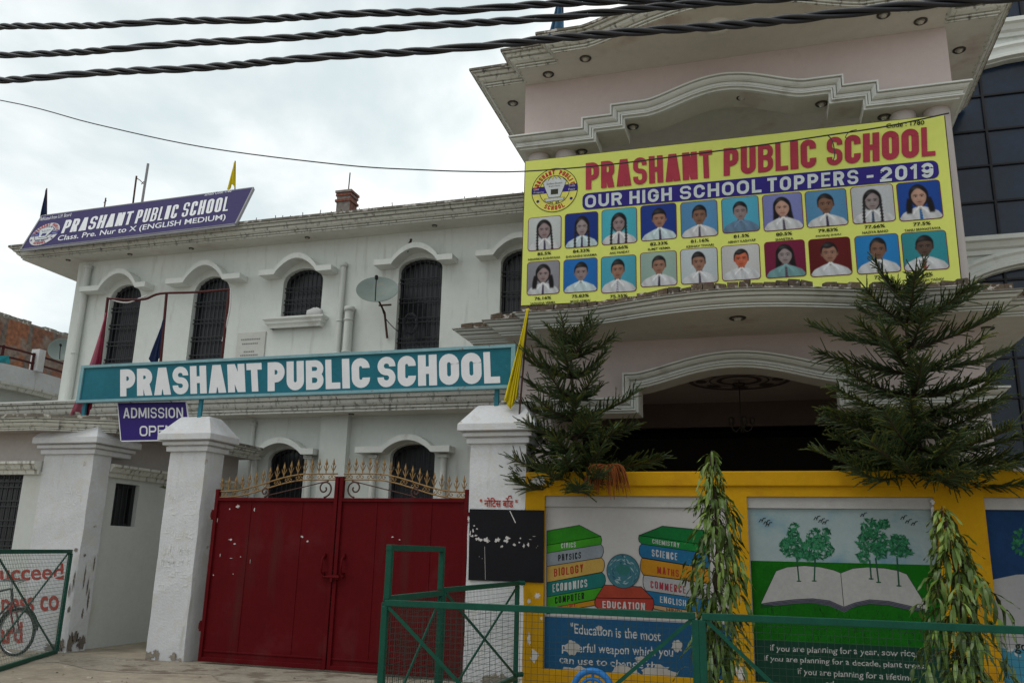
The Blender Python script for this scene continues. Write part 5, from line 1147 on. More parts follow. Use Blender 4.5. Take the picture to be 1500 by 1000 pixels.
row2 = [((795.5, 406.5, 771.5, 819.5, 382, 431), (.22, .22, .25), 'b', 'pig', WC, tie1), ((850, 403, 825, 875, 378, 427.5), (.015, .13, .40), 'b', 'short', WB, None), ((906, 401, 880, 932, 374, 428), (.06, .30, .40), 'm', 'short', WC, (.2, .2, .24)),
        ((964.5, 393.5, 937.5, 991.5, 368, 419), (.25, .35, .31), 'm', 'short', WC, tie1), ((1024, 389, 996.5, 1051.5, 363, 415), (.42, .47, .50), 'm', 'short', WC, tie2), ((1085, 384, 1057, 1114, 358, 410), (.46, .46, .46), 'r', 'wave', WC, None),
        ((1150, 379, 1120, 1180, 352, 406), (.15, .015, .045), 'g', 'long', (.16, .30, .31), tie2), ((1216, 376, 1185, 1247, 348, 404), (.10, .012, .012), 'm', 'wave', WC, None), ((1285.5, 371.5, 1253, 1318, 343, 400), (.02, .18, .45), 'd', 'wave', WC, tie3), ((1355, 367, 1321.5, 1388.5, 338, 395.5), (.03, .22, .26), 'k', 'short', WC, (.18, .02, .03))]
pcs = ['85.5%', '84.33%', '82.66%', '82.33%', '81.16%', '81.5%', '80.5%', '79.83%', '77.66%', '77.5%']
nms = ['NIHARIKA KUSHWAHA', 'SHIVANSHI SHARMA', 'ANU PANDAY', 'SUMIT VERMA', 'KESHAV TIWARI', 'ABHAY KASHYAP', 'SHWETIKA', 'PANKAJ SHHU', 'NAZIYA BANO', 'TANU SRIWASTAWA']
pcs2 = ['76.16%', '75.83%', '75.35%', None, None, None, None, None, '72%', '68%']; nms2 = ['SADHANA VERMA', 'MOHD.ARMAN', None, None, None, None, None, None, 'SINGH', 'SANDESH YADAV']
for row, pc, nm in ((row1, pcs, nms), (row2, pcs2, nms2)):
    for i, (bx, bgc, sk, hair, cloth, tie) in enumerate(row):
        cxp, cyp, xl, xr, yt, yb = bx; c = at(cxp, cyp, Y=YBN); wd = at(xr, cyp, Y=YBN).x-at(xl, cyp, Y=YBN).x; hg = at(cxp, yt, Y=YBN).z-at(cxp, yb, Y=YBN).z
        portrait(c.x, c.z, wd-.02, hg-.02, bgc, sk, hair, cloth, tie, 11*i+(7 if row is row2 else 3))
        cp = MB()
        if pc[i]: w_ = .045*len(pc[i]); write(cp, pc[i], (c.x-w_/2, YBN+.003, c.z-hg/2-.085), (w_, 0, .003), (0, 0, .052), .025)
        if nm[i]: w_ = .031*len(nm[i]); write(cp, nm[i], (c.x-w_/2, YBN+.003, c.z-hg/2-.16), (w_, 0, .003), (0, 0, .038), .02)
        if cp.v: cp.build('caption', c_blk, bn)

# ------------------------------------------------------------------ overhead cables and wires
def bundle(p0, p1, sag, label, seed, R=.0115, r=.0098):
    m = MB(); p0, p1 = Vector(p0), Vector(p1); n = 420; Ln = (p1-p0).length; rr = random.Random(seed); ph0 = rr.random()*6
    d = (p1-p0).normalized(); a = d.cross(Vector((0, 0, 1))).normalized(); u = d.cross(a)
    for k in range(3):
        pts = []
        for i in range(n+1):
            t = i/n; c = p0.lerp(p1, t)-Vector((0, 0, sag*4*t*(1-t))); w = 2*pi*Ln*t/.50+ph0+k*2.094+.9*sin(t*23+seed)+.5*sin(t*61+seed*2); c = c+Vector((0, 0, .006*sin(t*37+seed)))
            pts.append(c+a*cos(w)*R+u*sin(w)*R*1.1)
        m.tube(pts, r*(1 if k else 1.1), 6)
    return tag(m.build('power_cable', m_cable), label, 'cable', 'twisted power cables over the street')
for (xa, ya), (xb, yb), Yc, lb, sd2 in (((0, 35), (720, 1), 3.7, 'uppermost of the thick twisted black power cables across the sky', 1), ((0, 77), (930, 3), 3.65, 'middle one of the thick twisted black power cables across the sky', 2), ((0, 107), (1300, 0), 3.5, 'lowest thick twisted black power cable, crossing before the portico roof', 3)):
    a, c = at(xa, ya, Y=Yc), at(xb, yb, Y=Yc+(.0 if sd2 < 3 else -.1)); d = (c-a)
    e = .75 if sd2 < 3 else .35; q0, q1 = a-d*.35, c+d*e
    Lt = 1+.35+e; ta, tb = .35/Lt, (1.35)/Lt
    bundle(q0+Vector((0, 0, .0)), q1+Vector((0, 0, .0)), .07 if sd2 == 3 else .05, lb, sd2)
W = [at(px, py, Y=Yw) for px, py, Yw in ((-260, 108, 12.1), (0, 147, 12.05), (140, 182, 12.02), (300, 216, 12.0), (500, 241.5, 11.98), (620, 249, 11.97), (700, 251.5, 11.96), (770, 251, 11.96), (880, 242.5, 11.96), (1000, 228, 11.97), (1120, 212, 11.98), (1215, 198, 11.99), (1300, 185, 12.01), (1390, 166, 12.08))]
def smooth(P, k=6):
    o = []
    for i in range(len(P)-1):
        p0, p1, p2, p3 = P[max(0, i-1)], P[i], P[i+1], P[min(len(P)-1, i+2)]
        for j in range(k):
            t = j/k; o.append(.5*((2*p1)+(p2-p0)*t+(2*p0-5*p1+4*p2-p3)*t*t+(3*p1-p0-3*p2+p3)*t**3))
    return o+[P[-1]]
b = MB(); b.tube(smooth(W), .011, 6)
tag(b.build('service_wire', m_cable), 'thin black service wire sagging from the left across the yellow banner', 'wire')
wr = MB(); p = at(1212, 198, Y=11.98); wr.tube(smooth([p, p+Vector((.06, 0, -.1)), p+Vector((.08, .01, -.3)), p+Vector((.05, .01, -.42))]), .008, 5)
p = at(1255, 190, Y=11.98); wr.tube(smooth([p, p+Vector((-.1, 0, -.02)), p+Vector((-.16, 0, -.1)), p+Vector((-.12, .01, -.12))]), .006, 5)
tag(wr.build('loose_wire', m_cable), 'short loose wire ends dangling over the word school on the banner', 'wire')

# ------------------------------------------------------------------ flags
def drape(name, root, ax, a, bl, br, mat, pleats=4, depth=.05, seed=0, bend=0.0, mats2=None):
    """cloth hanging from point a, gathered at the top and falling in pleats to the edge bl-br"""
    a, bl, br = Vector(a), Vector(bl), Vector(br); m = MB(); nu, nv = pleats*6, 18; rr = random.Random(seed); ph = rr.random()*6; vs = []
    side = (br-bl).normalized(); out = Vector((0, 0, 1)).cross(side).normalized()
    for j in range(nv+1):
        v = j/nv
        for i in range(nu+1):
            u = i/nu; e = bl.lerp(br, u+.02*sin(v*5+ph)); w = v**.85
            p = a.lerp(e, v)*1.0; p = a+(e-a)*v; top = a+side*(u-.5)*.03; p = top.lerp(p, w) if v < .12 else p
            p = p+out*depth*sin(u*pleats*2*pi+ph)*min(1, v*1.6)*(.7+.5*sin(u*9+ph))+Vector((0, 0, .06*sin(u*7+ph)*v*v))+side*bend*sin(pi*v)
            vs.append(p)
    m.add(vs, [(j*(nu+1)+i, j*(nu+1)+i+1, (j+1)*(nu+1)+i+1, (j+1)*(nu+1)+i) for j in range(nv) for i in range(nu)], 0, True)
    if mats2:
        for k, f in enumerate(m.f): m.m[k] = 1 if (k % nu) > nu*.45 else 0
    o = m.build(name, [mat]+([mats2] if mats2 else []), root)
    sd3 = o.modifiers.new('thickness', 'SOLIDIFY'); sd3.thickness = .006; return o
def flag(label, top, bl, br, Y, mat, pole, pleats=4, depth=.04, seed=0, mats2=None, bend=0.0):
    a, l, r = at(*top, Y=Y), at(*bl, Y=Y), at(*br, Y=Y+.05); f = thing('flag', label, 'flag', (r.x, Y, r.z))
    drape('cloth', f, None, a, l, r, mat, pleats, depth, seed, bend, mats2)
    if pole: p = MB(); p.tube([at(*pole[0], Y=Y+.06), at(*pole[1], Y=Y+.06)], .014, 6); p.build('pole', m_scroll, f)
    return f
flag('yellow cloth flag hanging in folds by the right end of the teal sign', (773, 452), (737, 594), (757, 590), 10.66, m_fy, ((774, 448), (760, 615)), 4, .05, 1)
flag('pink and crimson flag hanging at the left end of the teal sign', (155, 458), (101, 612), (136, 600), 10.86, m_fp, None, 3, .05, 2, m_fr, .04)
flag('small navy flag hanging above the teal sign beside a red brown pole', (240, 468), (216, 530), (236, 530), 10.86, m_fb, None, 3, .03, 3)
flag('dark blue pennant at the left end of the purple roof sign', (67.5, 278), (57, 320), (68, 317), 15.6, m_fb, ((68.5, 276), (68, 330)), 2, .04, 4)
flag('yellow pennant above the right end of the purple roof sign', (343.5, 238), (333, 276), (345, 273), 15.5, m_fy, ((344.5, 236), (344, 300)), 2, .03, 5)
flag('blue pennant on the portico roof edge behind the cables', (821, -16), (803, 50), (826, 47), 11.45, m_fb2, ((824, -18), (825, 52)), 2, .04, 6)
ff = thing('pipe_rack', 'red brown pipe frame rising behind the left half of the teal sign', 'pipe frame', (-9, 10.87, 3.9))
b = MB(); q = lambda x, y: at(x, y, Y=10.88)
b.tube(smooth([q(157, 437), q(185, 439), (q(212, 438)), q(235, 430), q(285, 428), q(336, 424)]), .02, 8); b.build('top_rail', m_redpipe, ff)
for a, c in (((158, 436), (145, 545)), ((244, 431), (234, 545)), ((336, 424), (323, 545))): b = MB(); b.tube([q(*a), q(*c)], .022, 8); b.build('upright', m_redpipe, ff)
b = MB(); b.tube(smooth([q(160, 436), q(170, 441), q(187, 443), q(205, 437), q(215, 433)]), .012, 6); b.tube(smooth([q(338, 422), q(337, 450), q(333, 470), q(326, 500)]), .014, 6); b.build('rag_strip', m_sack, ff)

# ------------------------------------------------------------------ things on and around the school wall
dcen = at(553, 430, Y=14.85)
dish = thing('satellite_dish', 'large grey satellite dish on the white wall between two arched windows', 'satellite dish', (dcen.x, 15.5, dcen.z-.6))
dish_parts(dish, dcen, (.28, -.80, .62), .42, dcen+Vector((-.02, .42, -.28)), dcen+Vector((-.02, .62, -.78)))
b = MB(); p = dcen+Vector((.15, -.1, -.3)); b.tube(smooth([p, p+Vector((.05, .2, -.25)), p+Vector((.25, .55, -.45)), p+Vector((.5, .72, -.35))]), .009, 5); b.build('lead', m_cable, dish)
rr = random.Random(17); b = MB(); c = at(600, 474, Y=15.35)
for i in range(9): 
    r0 = .16+.07*rr.random(); b.tube([(c.x+rr.uniform(-.01, .01)+r0*cos(t)*.8, 15.40-.05*rr.random(), c.z+r0*sin(t)*1.1+rr.uniform(-.012, .012)) for t in [2*pi*k/18 for k in range(19)]], .008, 5)
tag(b.build('cable_coil', m_cable), 'coil of black cable hung on the window bars beside the satellite dish', 'cable coil')
b = MB(); c = at(461, 462, Y=15.42); rr = random.Random(3); vs = []
for j in range(7):
    for i in range(12):
        a, t = 2*pi*i/12, j/6; r0 = .17*sin(pi*(.12+.86*t)/1.0)**.6*(1+.18*rr.uniform(-1, 1)); vs.append((c.x+r0*cos(a)*1.15, 15.41+r0*sin(a)*.45, 6.445+.19*t+.02*rr.random()))
b.add(vs, [(j*12+i, j*12+(i+1) % 12, (j+1)*12+(i+1) % 12, (j+1)*12+i) for j in range(6) for i in range(12)], 0, True); b.add(vs[-12:], [tuple(range(12))])
tag(b.build('cloth_bundle', m_sack), 'white cloth bundle lying on the sill of the small middle window', 'cloth bundle')
bd = at(600, 362, Y=15.25); b = MB()
b.lathe([(.001, -.09), (.03, -.06), (.042, -.01), (.036, .04), (.022, .07), (.030, .095), (.022, .12), (.001, .13)], (bd.x, bd.y, bd.z+.06), 12, 0, (.25, -.1, .9))
b.add([(bd.x-.012, bd.y, bd.z), (bd.x+.012, bd.y, bd.z), (bd.x-.04, bd.y+.03, bd.z-.10), (bd.x-.065, bd.y+.03, bd.z-.09), (bd.x-.03, bd.y-.01, bd.z-.09)], [(0, 1, 2, 3), (0, 4, 2, 1), (0, 3, 4), (4, 3, 2)])
b.add([(bd.x+.04, bd.y-.02, bd.z+.17), (bd.x+.075, bd.y-.035, bd.z+.165), (bd.x+.04, bd.y-.02, bd.z+.15), (bd.x+.045, bd.y-.035, bd.z+.16)], [(0, 1, 3), (3, 1, 2), (0, 2, 1)])
for dx in (-.012, .012): b.tube([(bd.x+dx, bd.y, bd.z+.01), (bd.x+dx, bd.y, bd.z-.035)], .004, 5)
tag(b.build('bird', m_bird), 'small dark bird perched on the arched hood above the dish', 'bird')
cs = thing('brick_stub', 'short red brick column with a steel rod standing on the white roof', 'brick column', (-8.9, 16, 8.5))
b = MB(); b.box(-9.1, 15.86, 8.5, -8.76, 16.2, 9.55); rr = random.Random(1)
for i, (dx, z) in enumerate(((.03, 9.28), (.02, 9.42), (.035, 9.5))): b.box(-9.1-dx, 15.86-dx, z, -8.76+dx, 16.2+dx, z+.055)
b.build('masonry', m_brick2, cs); b = MB(); b.tube([(-8.9, 16, 9.5), (-8.89, 16, 10.05)], .014, 6); b.build('rod', m_scroll, cs)
an = thing('antenna_mast', 'pair of thin roof masts behind the purple sign', 'antenna', (-16.4, 18, 8.5))
b = MB(); b.tube([at(206, 310, Y=18), at(217, 240, Y=18)], .035, 8); b.build('mast', m_flexback, an); b = MB(); b.tube([at(193, 312, Y=18), at(200, 258, Y=18)], .025, 8); b.build('short_mast', m_scroll, an)
b = MB(); b.tube([at(200, 261, Y=18), at(205, 264, Y=18), at(211, 270, Y=18)], .012, 6); b.tube([at(207, 270, Y=18), at(214, 263, Y=18)], .012, 6); b.build('stay', m_scroll, an)
b = MB(); b.tube([at(152, 310, Y=17), at(155, 290, Y=17)], .018, 6); b.tube([at(152, 297, Y=17), at(156, 294, Y=17)], .012, 6); tag(b.build('roof_rod', m_scroll), 'single thin rusty rod sticking up behind the purple sign', 'rod')

# ------------------------------------------------------------------ green mesh fences
def mesh_panel(name, A, B, z0, z1, label, group, braces, mat_w, cell=.047, fw=.05, r=.0013, post_ends=(True, True)):
    """framed wire mesh panel from A to B (ground points)"""
    A, B = Vector((*A, 0)), Vector((*B, 0)); p = thing(name, label, 'fence panel', A, group); d = (B-A); Ln = d.length; d.normalize(); n = Vector((d.y, -d.x, 0))
    pt = lambda u, z, o=0: A+d*u+n*o+Vector((0, 0, z))
    f = MB(); f.bar(pt(0, z1), pt(Ln, z1), fw); f.bar(pt(0, z0), pt(Ln, z0), fw)
    for u, e in ((0, post_ends[0]), (Ln, post_ends[1])):
        if e: f.bar(pt(u, 0 if name == 'fence_panel' else z0), pt(u, z1-fw/2-.001), fw, fw, 0, n)
    f.build('frame', m_fgreen, p, bevel=.004)
    for (u0, zz0), (u1, zz1) in braces: b = MB(); b.bar(pt(u0*Ln, zz0, .012), pt(u1*Ln, zz1, .012), .028, .012, 0, n); b.build('brace', m_fgreen, p)
    w = MB(); k = int(Ln/cell); rr = random.Random(int(Ln*100))
    for i in range(1, k): u = Ln*i/k; w.bar(pt(u, z0, -.004), pt(u+rr.uniform(-.004, .004), z1, -.004), r*2)
    k = int((z1-z0)/cell)
    for i in range(1, k): z = z0+(z1-z0)*i/k; w.bar(pt(0, z, -.008), pt(Ln, z+rr.uniform(-.003, .003), -.008), r*2)
    w.build('wire_mesh', mat_w, p); return p
FY = 6.6; fgp = 'green mesh fence panels around the street trees'
mesh_panel('fence_panel', (-3.04, FY), (-.55, FY), .10, 1.185, 'front green mesh fence panel before the books mural', fgp, [((.01, 1.16), (.50, .12)), ((.99, 1.16), (.50, .12))], m_wire)
mesh_panel('fence_panel', (-.50, FY), (2.4, FY), .10, 1.185, 'front green mesh fence panel before the open book mural', fgp, [((.01, 1.16), (.40, .12)), ((.99, 1.16), (.60, .12))], m_wire)
mesh_panel('fence_panel', (-3.07, FY+.06), (-3.10, 8.0), .10, 1.21, 'side green mesh fence panel below the raised square frame', fgp, [((.02, .14), (.98, 1.18))], m_wire)
mesh_panel('fence_panel', (-3.10, 8.06), (-3.08, 10.6), .12, 1.235, 'side green mesh fence panel reaching back to the notice board', fgp, [((.02, 1.2), (.98, .15)), ((.98, 1.2), (.02, .15))], m_wire)
uf = thing('raised_frame', 'open green square frame standing above the fence before the red gate', 'frame', (-3.04, FY, 1.2))
b = MB(); b.bar((-3.04, FY+.028, 1.212), (-3.04, FY+.028, 1.60), .05); b.bar((-3.10, 7.98, 1.24), (-3.10, 7.98, 1.60), .05); b.bar((-3.04, FY, 1.60+.024), (-3.10, 8.005, 1.60+.024), .05, .05); b.build('bar', m_fgreen, uf, bevel=.004)
b = MB(); b.tube([(-3.08, 10.63, 1.24), (-3.02, 10.70, 1.24)], .03, 10); b.tube([(-3.08, 10.63, .15), (-3.02, 10.70, .15)], .03, 10); tag(b.build('hinge_stub', m_fgreen), 'green hinge stubs fixing the fence to the wall under the notice board', 'hinge')
LA, LB = Vector((-10.28, 10.78)), Vector((-9.44, 9.0)); ld = (LB-LA).normalized(); LE = LA+ld*3.3
mesh_panel('mesh_gate', tuple(LA), tuple(LE), .03, 1.475, 'green mesh gate panel swung out at the far left before the red lettering', None, [((.02, 1.45), (.78, .05)), ((.02, .06), (.78, 1.45))], m_wire_l, .05, .055, .0018)

# ------------------------------------------------------------------ trees
def needle_branch(m, p0, d, L_, rr, droop, lift, dens=1.0):
    """araucaria limb: a flat comb of parallel rope-like branchlets on both sides, tips turned up"""
    d = Vector(d).normalized(); n = 14; vt = rr.uniform(-.05, .55); roll = rr.uniform(-.35, .35); base = min(1, L_/.75)
    pt = lambda t: p0+d*L_*t+Vector((0, 0, -droop*t*(1.25-t)+lift*t*t))
    m.tube([pt(i/n) for i in range(n+1)], [.015*(1-.8*i/n)+.004 for i in range(n+1)], 5, 2)
    k = int(L_/.026*dens)
    for i in range(k+1):
        t = .10+.90*i/k; c = pt(t); tg = (pt(min(1, t+.03))-pt(t-.03)).normalized(); sd_ = tg.cross(Vector((0, 0, 1))).normalized(); up = sd_.cross(tg)
        for sg in ((-1, 1) if i < k else (0,)):
            cv = rr.uniform(-.42, .22); l = (.29*base*(1-.55*t**1.5)+.05)*rr.uniform(.55, 1.15)*min(1, .25+t*3.2); ang = .95-.3*t+rr.uniform(-.22, .22)
            dr = (tg*cos(ang)+sd_*sg*sin(ang)+up*(vt+sg*roll+rr.uniform(-.32, .32))).normalized() if sg else tg
            q = lambda s: c+dr*l*s+tg*(.10*l*s*s)+Vector((0, 0, cv*l*s*s))
            m.tube([q(0), q(.5), q(1)], [.0085, .008, .004], 4, 1 if rr.random() < .16 and t > .5 else 0, False)
            nn = max(5, int(l/.0125))
            for j in range(nn):
                s = (j+.5)/nn; b0 = q(s); nd = (q(min(1, s+.05))-q(s-.05)).normalized(); o1 = nd.orthogonal().normalized(); o2 = nd.cross(o1)
                for h in range(2):
                    a = rr.random()*6.283; ov = o1*cos(a)+o2*sin(a); e = b0+nd*.020+ov*.0145; wv = nd.cross(ov)*.006
                    m.add([b0-wv, b0+wv, e], [(0, 1, 2)], 1 if (s > .72 and t > .45 and rr.random() < .6) or (s > .82 and rr.random() < .5) else 0)
def araucaria(label, base, top, whorls, seed):
    rr = random.Random(seed); base, top = Vector(base), Vector(top); tr = thing('araucaria_tree', label, 'tree', base, 'araucaria trees behind the mustard wall')
    t = MB(); n = 12; ax = lambda u: base.lerp(top, u)+Vector((.025*sin(u*6+seed), 0, 0)); t.tube([ax(i/n) for i in range(n+1)], [.055*(1-.85*i/n)+.006 for i in range(n+1)], 10); t.build('trunk', m_bark, tr)
    c = MB()
    for u, nb, L_, droop, lift, ph, fwd in whorls:
        p0 = ax(u)
        for k in range(nb):
            a = ph+2*pi*k/nb+rr.uniform(-.15, .15); d = Vector((cos(a), sin(a), rr.uniform(.0, .16)+fwd))
            l = L_*rr.uniform(.68, 1.16)
            if d.y > .25: l *= .55                           # limbs on the portico side stay short
            needle_branch(c, p0, d, l, rr, droop, lift)
    for k in range(4):
        a = ph+k*1.57; needle_branch(c, ax(.98), Vector((cos(a)*.75, sin(a)*.75, .6)), .26, rr, .0, .02)
    c.build('crown', [m_needle, m_tip, m_bark], tr); return tr
T1, T2 = at(846, 690, Y=11.16), at(1336, 690, Y=11.16); U1, U2 = at(838, 498, Y=10.95), at(1326, 424, Y=10.90)
araucaria('smaller araucaria tree with layered dark branches near the yellow flag', (T1.x, 11.16, 1.2), U1, [(.97, 6, .50, .0, .16, .4, .35), (.92, 6, .66, .02, .16, .1, .2), (.84, 6, .76, .05, .16, .7, .1), (.75, 6, .82, .08, .16, .2, .05), (.67, 7, .90, .12, .14, .55, 0), (.60, 6, .98, .16, .12, .95, 0), (.54, 6, 1.06, .20, .10, .3, 0), (.48, 8, 1.14, .28, .06, .7, 0), (.435, 7, 1.0, .34, .03, 3.6, 0), (.43, 5, .95, .62, -.05, 3.75, 0)], 5)
araucaria('taller araucaria tree spreading before the right side of the portico', (T2.x, 11.16, 1.2), U2, [(.955, 4, .48, -.12, .22, .8, .5), (.88, 7, .92, .0, .20, .3, .1), (.80, 6, 1.02, .05, .18, .75, .05), (.72, 6, 1.08, .08, .16, .1, 0), (.645, 6, 1.16, .12, .14, .6, 0), (.58, 6, 1.28, .16, .14, .95, 0), (.525, 6, 1.36, .20, .12, .35, 0), (.47, 7, 1.44, .26, .10, .75, 0), (.43, 8, 1.40, .34, .04, .15, 0), (.405, 7, 1.2, .36, .0, 3.6, 0), (.41, 6, 1.1, .62, -.05, 3.8, 0)], 11)
m = MB(); rr = random.Random(8); p0 = at(890, 683, Y=10.60)
m.tube([p0+Vector((.02, .2, -.1)), p0+Vector((0, .05, .02)), p0], .008, 5, 0)
for i in range(120):
    a = rr.uniform(-2.7, -.4); l = rr.uniform(.16, .44); q1 = p0+Vector((cos(a)*l*.55, -.10*rr.random()-.03, .04+sin(a)*l*.25)); q2 = q1+Vector((cos(a)*l*.25, -.03*rr.random(), -l*rr.uniform(.45, .9)))
    m.tube(smooth([p0+Vector((rr.uniform(-.02, .02), 0, rr.uniform(-.02, .02))), q1, q2], 4), [.014*(1-.75*k/8) for k in range(9)], 4, 0)
tag(m.build('dead_frond', m_dead), 'withered orange brown frond drooping over the top of the mustard wall', 'dead branch')

def ashoka(label, base, top, width, seed, nl):
    """young weeping tree: slim stem, drooping twigs, long wavy hanging leaves"""
    rr = random.Random(seed); base, top = Vector(base), Vector(top); H = top.z-base.z; tr = thing('ashoka_tree', label, 'tree', base, 'young weeping trees inside the green fence')
    ax = lambda u: base.lerp(top, u)+Vector((.03*sin(u*7+seed), .02*cos(u*5), 0)); t = MB(); t.tube([ax(i/14) for i in range(15)], [.026*(1-.8*i/14)+.003 for i in range(15)], 8); t.build('trunk', m_bark, tr)
    c = MB()
    def leaf(p, out, L_, young):
        side = out.cross(Vector((0, 0, 1))).normalized(); n = 6; w = L_*rr.uniform(.055, .075); ph = rr.random()*6; vs = []; cur = Vector(p); ang = rr.uniform(-.2, .5); dr_ = rr.uniform(.9, 1.9)
        tw = rr.uniform(-.7, .7); sd_ = (side*cos(tw)+out*sin(tw))
        for i in range(n+1):
            s = i/n; ww = w*(sin(pi*min(.999, s*.96+.03))**.75); wob = .008*sin(s*11+ph)
            vs += [cur-sd_*ww+out*wob, cur+out*(-.18*ww), cur+sd_*ww-out*wob]
            g_ = ang-dr_*min(1, s*1.7+.25); cur = cur+(out*cos(g_)*.85+Vector((0, 0, sin(g_))))*(L_/n)
        fs = [f for i in range(n) for f in ((3*i, 3*i+1, 3*i+4, 3*i+3), (3*i+1, 3*i+2, 3*i+5, 3*i+4))]; c.add(vs, fs, 1 if young else 0, True)
    for i in range(nl):
        u = 1-((i+rr.random())/nl)**.9*.96; a = i*2.4+rr.uniform(-.7, .7); o = Vector((cos(a), sin(a), 0))
        reach = width*min(1, (1-u)*1.9+.10)*(.45+.55*min(1, u*1.9))*rr.choice((.2, .4, .55, .7, .85, 1.0))*(1+.32*sin(a*2+u*11+seed)); s0 = ax(u); tip = s0+o*reach+Vector((0, 0, rr.uniform(.02, .12)-reach*.25)); end = tip+o*.05-Vector((0, 0, rr.uniform(.10, .26)))
        tw = smooth([s0, s0.lerp(tip, .5)+Vector((0, 0, .07)), tip, end], 4); c.tube(tw, [.005-.003*k/len(tw) for k in range(len(tw))], 4, 2, False)
        fresh = u > .84 or rr.random() < .22
        for k in range(rr.randint(5, 9)):
            f = rr.uniform(.30, 1); p = tw[min(len(tw)-1, int(f*len(tw)))]; b_ = a+rr.uniform(-1.5, 1.5); ov = Vector((cos(b_), sin(b_), 0))
            leaf(p, ov, rr.uniform(.19, .31)*(.8 if u > .85 else 1), fresh and rr.random() < .75)
    c.build('crown', [m_leaf, m_leaf2, m_bark], tr); return tr
q = at(1043, 676, Y=9.3); ashoka('slim weeping ashoka tree between the two painted panels', (q.x-.02, 9.3, 0), (q.x, 9.3, q.z), .31, 3, 120)
q = at(1380, 752, Y=9.3); ashoka('bushier weeping ashoka tree covering the right edge of the open book mural', (q.x+.12, 9.3, 0), (q.x, 9.3, q.z), .37, 9, 115)
m = MB(); rr = random.Random(2)                             # weed on the gatehouse ledge
p0 = Vector((-10.1, 12.55, 2.55))
for i in range(14):
    a = rr.random()*6.28; l = rr.uniform(.06, .16); m.tube([p0, p0+Vector((cos(a)*l*.5, sin(a)*l*.5, l*.4)), p0+Vector((cos(a)*l, sin(a)*l, l*.2))], [.005, .008, .002], 4)
tag(m.build('weed', m_leaf), 'small green weed sprouting from the gatehouse wall ledge', 'plant')

# ------------------------------------------------------------------ bicycle and small things
bk_ = thing('bicycle', 'old black bicycle with red fork leaning behind the left mesh gate', 'bicycle', (-11.2, 10.2, 0))
wcx, wy, wz = at(22, 940, Y=10.25).x, 10.25, .335
def wheel(cx):
    t = MB(); t.lathe([(.315, -.018), (.335, -.012), (.34, 0), (.335, .012), (.315, .018), (.30, .012), (.30, -.012), (.315, -.018)], (cx, wy, wz), 44, 0, (0, 1, 0)); w_ = t.build('wheel', m_tyre, bk_)
    r_ = MB(); r_.lathe([(.298, -.011), (.30, 0), (.298, .011), (.287, .008), (.287, -.008), (.298, -.011)], (cx, wy, wz), 40, 0, (0, 1, 0)); r_.lathe([(.001, -.045), (.02, -.04), (.02, .04), (.001, .045)], (cx, wy, wz), 10, 0, (0, 1, 0)); r_.build('rim', m_steel, w_)
    s = MB()
    for i in range(28):
        a = 2*pi*i/28; s.bar((cx+.02*cos(a+.8), wy+(.03 if i % 2 else -.03), wz+.02*sin(a+.8)), (cx+.288*cos(a), wy, wz+.288*sin(a)), .0025)
    s.build('spokes', m_steel, w_)
    g_ = MB(); a0, a1 = radians(5), radians(165); prev = []
    for i in range(17): a = a0+(a1-a0)*i/16; prev.append([(cx+R*cos(a), wy+o, wz+R*sin(a)) for R, o in ((.36, -.028), (.37, 0), (.36, .028))])
    vs = [v for r in prev for v in r]; g_.add(vs, [(3*i+j, 3*i+j+1, 3*i+j+4, 3*i+j+3) for i in range(16) for j in range(2)], 0, True); g_.build('mudguard', m_iron, bk_)
wheel(wcx); wheel(wcx-1.06)
hd = Vector((wcx-.22, wy, .93)); cr = Vector((wcx-.63, wy, .30)); st = Vector((wcx-.80, wy, .80)); rw = Vector((wcx-1.06, wy, wz)); fx = Vector((wcx, wy, wz))
b = MB(); lo_ = hd+Vector((.05, 0, -.18))
b.tube([hd, st], .015, 8); b.tube([lo_, cr], .016, 8); b.tube([cr, st+Vector((-.03, 0, .06))], .015, 8); b.tube([cr, rw], .011, 8); b.tube([st, rw], .010, 8); b.tube([hd, lo_], .02, 8); b.build('frame', m_iron, bk_)
b = MB()
for o in (-.045, .045): b.tube(smooth([lo_, lo_+Vector((.04, o, -.10)), fx+Vector((-.05, o, .12)), fx+Vector((0, o, 0))]), .013, 8)
b.build('fork', m_bikered, bk_)
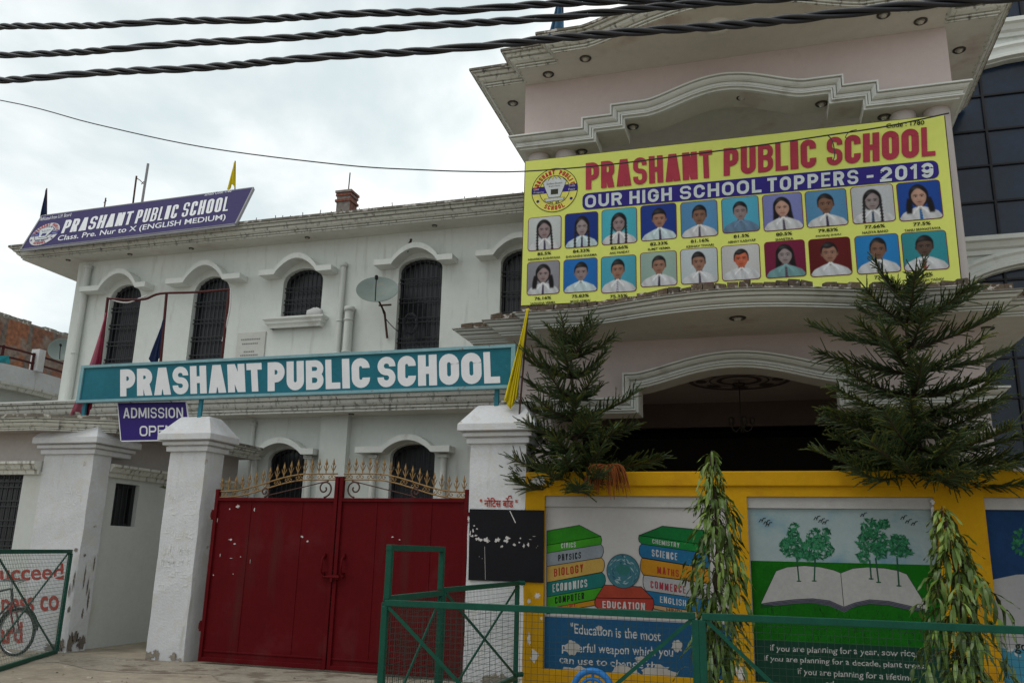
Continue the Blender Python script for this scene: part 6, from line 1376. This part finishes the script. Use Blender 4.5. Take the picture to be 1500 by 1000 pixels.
b = MB(); b.tube([hd, hd+Vector((-.02, 0, .10))], .013, 8); b.tube(smooth([hd+Vector((-.16, -.26, .07)), hd+Vector((-.02, -.24, .11)), hd+Vector((.03, -.12, .12)), hd+Vector((.0, 0, .10)), hd+Vector((.03, .12, .12)), hd+Vector((-.02, .24, .11)), hd+Vector((-.16, .26, .07))]), .012, 8); b.build('handlebar', m_steel, bk_)
b = MB(); b.lathe([(.001, -.05), (.05, -.03), (.055, .0), (.001, .03)], st+Vector((-.05, 0, .16)), 14); b.prism([(st.x-.16, -.09), (st.x-.16, .09), (st.x+.14, .02), (st.x+.14, -.02)], lambda a, o, h: (a, wy+o, st.z+.12+h), 0, .05); b.build('saddle', m_cable, bk_, bevel=.012)
b = MB(); b.lathe([(.075, -.008), (.085, -.008), (.085, .008), (.075, .008), (.075, -.008)], cr, 20, 0, (0, 1, 0)); b.bar(cr+Vector((0, -.06, 0)), cr+Vector((.12, -.06, -.11)), .018); b.bar(cr+Vector((0, .06, 0)), cr+Vector((-.12, .06, .11)), .018); b.box(cr.x+.07, wy-.15, cr.z-.125, cr.x+.17, wy-.07, cr.z-.10); b.build('crank', m_steel, bk_)
c = at(868, 1012, Y=9.6); b = MB(); R = .21
for rr_, rt in ((R, .035), (R*.62, .02)): b.tube([(c.x+rr_*cos(t), 9.6, c.z+rr_*sin(t)) for t in [pi*2*k/28 for k in range(29)]], rt, 10)
for k in range(5): a = 2*pi*k/5+.3; b.tube([(c.x, 9.6, c.z), (c.x+R*cos(a), 9.6, c.z+R*sin(a))], .016, 8)
b.tube([(c.x, 9.6, c.z-R), (c.x, 9.62, 0)], .03, 10)
tag(b.build('plastic_wheel', m_fan), 'bright blue plastic ring standing behind the fence at the mural foot', 'plastic ring')
b = MB(); p = at(5, 525, Y=16.6); b.add([(p.x-.35, p.y, p.z+.10), (p.x+.18, p.y-.02, p.z+.06), (p.x+.25, p.y, p.z-.16), (p.x+.05, p.y+.02, p.z-.10), (p.x-.3, p.y, p.z-.12)], [(0, 4, 3, 2, 1)]); o = b.build('hung_cloth', m_cloth); md = o.modifiers.new('thickness', 'SOLIDIFY'); md.thickness = .01
tag(o, 'teal cloth drying on the maroon railing of the curved balcony', 'cloth')
